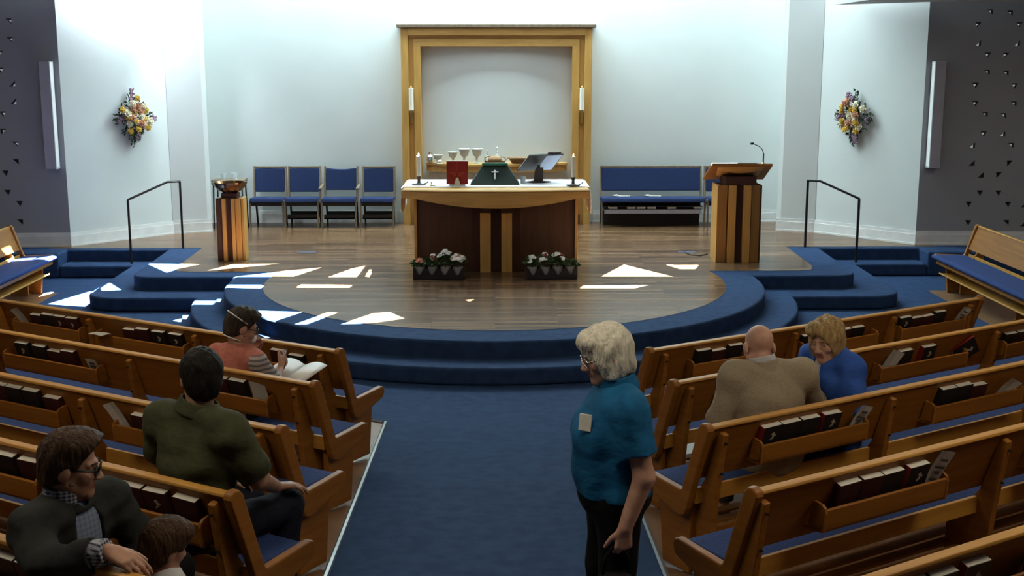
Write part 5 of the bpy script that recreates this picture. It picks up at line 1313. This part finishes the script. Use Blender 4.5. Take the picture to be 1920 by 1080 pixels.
# --- father in the blazer and the child beside him
def father():
    al0, fo0 = .725, .185
    L = lambda al, fo, h: (-(fo - fo0), al0 - al, h)
    J = dict(pel=(0, 0, .58), waist=(.01, -.02, .70), chest=(.01, -.01, .82), uchest=(.0, .0, .88), neck=(.0, .01, .965), hipL=(-.07, -.06, .56), hipR=(-.07, .09, .56), knL=(-.45, -.10, .55), knR=(-.43, .10, .55), anL=(-.42, -.1, .085), anR=(-.42, .10, .085),
             shL=(-.175, .03, .90), shR=(.175, .02, .90), elR=(.255, .20, .84), wrR=(.185, .43, .915), elL=(-.25, .10, .74), wrL=(-.17, .22, .65), head=(.0, .045, 1.095))
    Q = rotm(38, 10, 0)
    p = seat_c('L5', al0, fo0)
    rz = yaw_of(math.cos(TH), -math.sin(TH))
    sp = dict(J=J, Q=Q, girth=1.02, limb=1.0, skin='skin_fair', loc=p, rz=rz, h=.0055, hs=.96, footL=(-1, 0, 0), footR=(-1, 0, 0), neckw=1.1,
              handR=((-.15, .95, -.22), (-.2, -.2, -1), (-1, -.1, .1), dict(curl=(16, 22, 18), thumb=20)), handL=((-.3, .9, -.2), (0, 0, -1), (1, .2, 0), dict(curl=(20, 25, 20))),
              hair=('hair_brown', lambda G: (hair_cap(G, J['head'], Q, 1., .013, .060, -.072, top=.022), G.noise(.002, 100, 2, (1, 1, .4)), G.noise(.001, 300, 4, (1, 1, .3)))), brow='hair_brown',
              clothes=[dict(kind='top', name='dress_shirt', mat='blue_check', arm=.5, off=.012, hem=.55, collar='gingham', neckr=.058, collr=1.05, collh=.08),
                       dict(kind='top', name='blazer', mat='charcoal_blazer', arm=1.80, off=.024, hem=.52, noise=.006, freq=22, seed=8, neckr=.075, collar='charcoal_blazer', collr=1.28, collh=.022, open=((-.0, .135, 1.03), (-.02, .155, .60), .050, .090)),
                       dict(kind='legs', name='trousers', mat='black_trousers', leg=1.9, off=.012, waist=.66)])
    b, hc, Q, s = person('person', 'bespectacled man in a charcoal blazer seated sideways in the fifth font-side pew', sp)
    glasses(b, hc, Q, s, 'black', r=.0042)
    G = Field(hc - .16, hc + .16, .005)                # short beard
    P = lambda x, y, z: hc + Q @ (np.array((x, y, z), float) * s)
    for x in (-1, 1): G.cap(P(x * .056, .012, -.05), P(x * .014, .066, -.099), .0185, .019, .02)
    G.ell(P(0, .070, -.098), (.024, .02, .02), Q, .02); G.noise(.0015, 200, 2); G.ell(P(0, .10, -.0585), (.03, .03, .014), Q, .004, 'sub')
    M['stubble'] = mat('stubble', (.20, .10, .06), (.13, .065, .04), .8, (300, 300, 300)); G.build('beard', 'stubble', b)
    el, wr = np.array(J['elR']), np.array(J['wrR'])
    C = Field(wr - .12, wr + .12, .005); d = (wr - el) / np.linalg.norm(wr - el); C.cap(wr - d * .07, wr - d * .002, .052, .046, 0, flat=True); C.cut(wr - d * .065, -d); C.build('shirt_cuff', 'gingham', b)
    # child
    cp = seat_c('L5', .40, .33)
    Jc = dict(pel=(0, 0, .53), waist=(0, 0, .575), chest=(0, 0, .62), uchest=(0, .0, .66), neck=(0, .0, .692), hipL=(-.05, .02, .52), hipR=(.05, .02, .52), knL=(-.07, .22, .53), knR=(.07, .22, .53), anL=(-.07, .27, .34), anR=(.07, .27, .34),
              shL=(-.09, .0, .665), shR=(.09, .0, .665), elL=(-.125, .05, .57), elR=(.125, .05, .57), wrL=(-.08, .15, .58), wrR=(.08, .15, .58), head=(0, .015, .785))
    Qc = rotm(8, 20, 6)
    sc = dict(J=Jc, Q=Qc, girth=.56, limb=.62, skin='skin_fair', loc=cp, rz=yaw_of(.80, .60), hs=.80, h=.005, hands=.6, child=True, neckw=.75,
              handR=((0, 1, -.2), (0, 0, -1), (-1, 0, 0), dict()), handL=((0, 1, -.2), (0, 0, -1), (1, 0, 0), dict()),
              hair=('hair_child', lambda G: (hair_cap(G, Jc['head'], Qc, .80, .022, .072, -.11, top=.02), G.noise(.0015, 100, 6, (1, 1, .4)), G.noise(.001, 300, 4, (1, 1, .3)))), brow='hair_child',
              clothes=[dict(kind='top', name='tee_shirt', mat='white_tee', arm=.7, off=.012, hem=.48, neckr=.040, noise=.003), dict(kind='legs', name='trousers', mat='navy_trousers', leg=1.8, off=.008, waist=.55)])
    person('child', 'small brown-haired child beside the man in the charcoal blazer', sc)
father()
# --- bald man in the tan jacket
def bald():
    J = seated(.955, .05, .205)
    J.update(head=(-.035, .105, 1.128), neck=(-.015, .045, .985), elR=(.305, .14, .78), wrR=(.41, .33, .77), elL=(-.26, .05, .74), wrL=(-.20, .27, .64))
    Q = rotm(6, 24, 2)
    p = seat_c('R3', .655, .205)
    rz = yaw_of(-.10, .995)
    sp = dict(J=J, Q=Q, girth=1.0, limb=1.0, skin='skin_pink', loc=p, rz=rz, h=.006,
              handR=((.7, .7, -.2), (0, 0, -1), (-.7, .7, 0), dict(curl=(15, 20, 15))), handL=((.5, .8, -.2), (.3, 0, -1), (1, .2, 0), dict(curl=(20, 25, 20))), brow='hair_white',
              clothes=[dict(kind='top', name='dress_shirt', mat='shirt_white', arm=.4, off=.010, hem=.56, collar='shirt_white', neckr=.055, collr=1.02, collh=.108),
                       dict(kind='top', name='jacket', mat='tan_jacket', arm=1.86, off=.026, hem=.42, noise=.006, freq=20, seed=3, neckr=.066, collar='tan_jacket', collr=1.26, collh=.080, loose=1.07),
                       dict(kind='legs', name='trousers', mat='grey_trousers', leg=1.9, off=.012, waist=.64)])
    b, hc, Q, s = person('person', 'bald man in a tan tweed jacket seated in the third lectern-side pew', sp)
    el, wr = np.array(J['elR']), np.array(J['wrR'])
bald()
# --- woman in the blue cardigan
def cardigan():
    J = seated(.93, .06, .170)
    J.update(head=(-.01, .10, 1.108), knL=(-.10, .36, .53), knR=(.10, .36, .53), anL=(-.10, .36, .085), anR=(.10, .36, .085), elL=(-.25, .10, .76), elR=(.25, .10, .76))
    Q = rotm(20, 13, 4)
    p = seat_c('R3', 1.275, .30)
    rz = yaw_of(-.86, -.42)
    sp = dict(J=J, Q=Q, girth=1.0, limb=.95, skin='skin_pink', loc=p, rz=rz, h=.0055,
              handR=((-.5, .8, -.2), (0, 0, -1), (-1, .3, 0), dict()), handL=((.5, .8, -.2), (0, 0, -1), (1, .3, 0), dict()), brow='hair_blonde',
              hair=('hair_blonde', lambda G: bob(G, J['head'], Q, 1., 1.08, -.118, (.052, .088, .098), -.03, .02)),
              clothes=[dict(kind='top', name='blouse', mat='shirt_white', arm=.4, off=.012, hem=.50, neckr=.058, vneck=.015, bust=[((-.07, .10, .83), (.08, .07, .08)), ((.07, .10, .83), (.08, .07, .08))]),
                       dict(kind='top', name='cardigan', mat='blue_cardigan', arm=1.80, off=.026, hem=.48, noise=.006, freq=22, seed=9, neckr=.070, bust=[((-.085, .105, .83), (.09, .075, .09)), ((.085, .105, .83), (.09, .075, .09))], open=((0, .15, .99), (0, .18, .55), .036, .05)),
                       dict(kind='legs', name='trousers', mat='black_trousers', leg=1.9, off=.012, waist=.64)])
    b, hc, Q, s = person('person', 'blonde woman in a blue cardigan turned towards the bald man', sp)
    mb = MB(); mb.box((.085, .205, .865), (.06, .006, .08), Matrix.Rotation(R(-15), 3, 'Z') @ Matrix.Rotation(R(12), 3, 'X')); mb.build('name_badge', 'screen', b, bevel=.003)
cardigan()
# small dark bag on the third font-side pew
t = thing('bag', 'small black bag lying on the seat at the aisle end of the third font-side pew', 'bag', on_row('L3', .33, .30, .487), -TH)
mb = MB(); mb.ell((0, 0, .045), (.13, .075, .05), 16, 8); mb.build('bag_body', 'black_trousers', t, smooth=True)
mb = MB(); mb.tube([(-.09, 0, .075), (-.05, .0, .12), (.03, .0, .125), (.08, .0, .08)], .008); mb.build('strap', 'black_trousers', t, smooth=True)
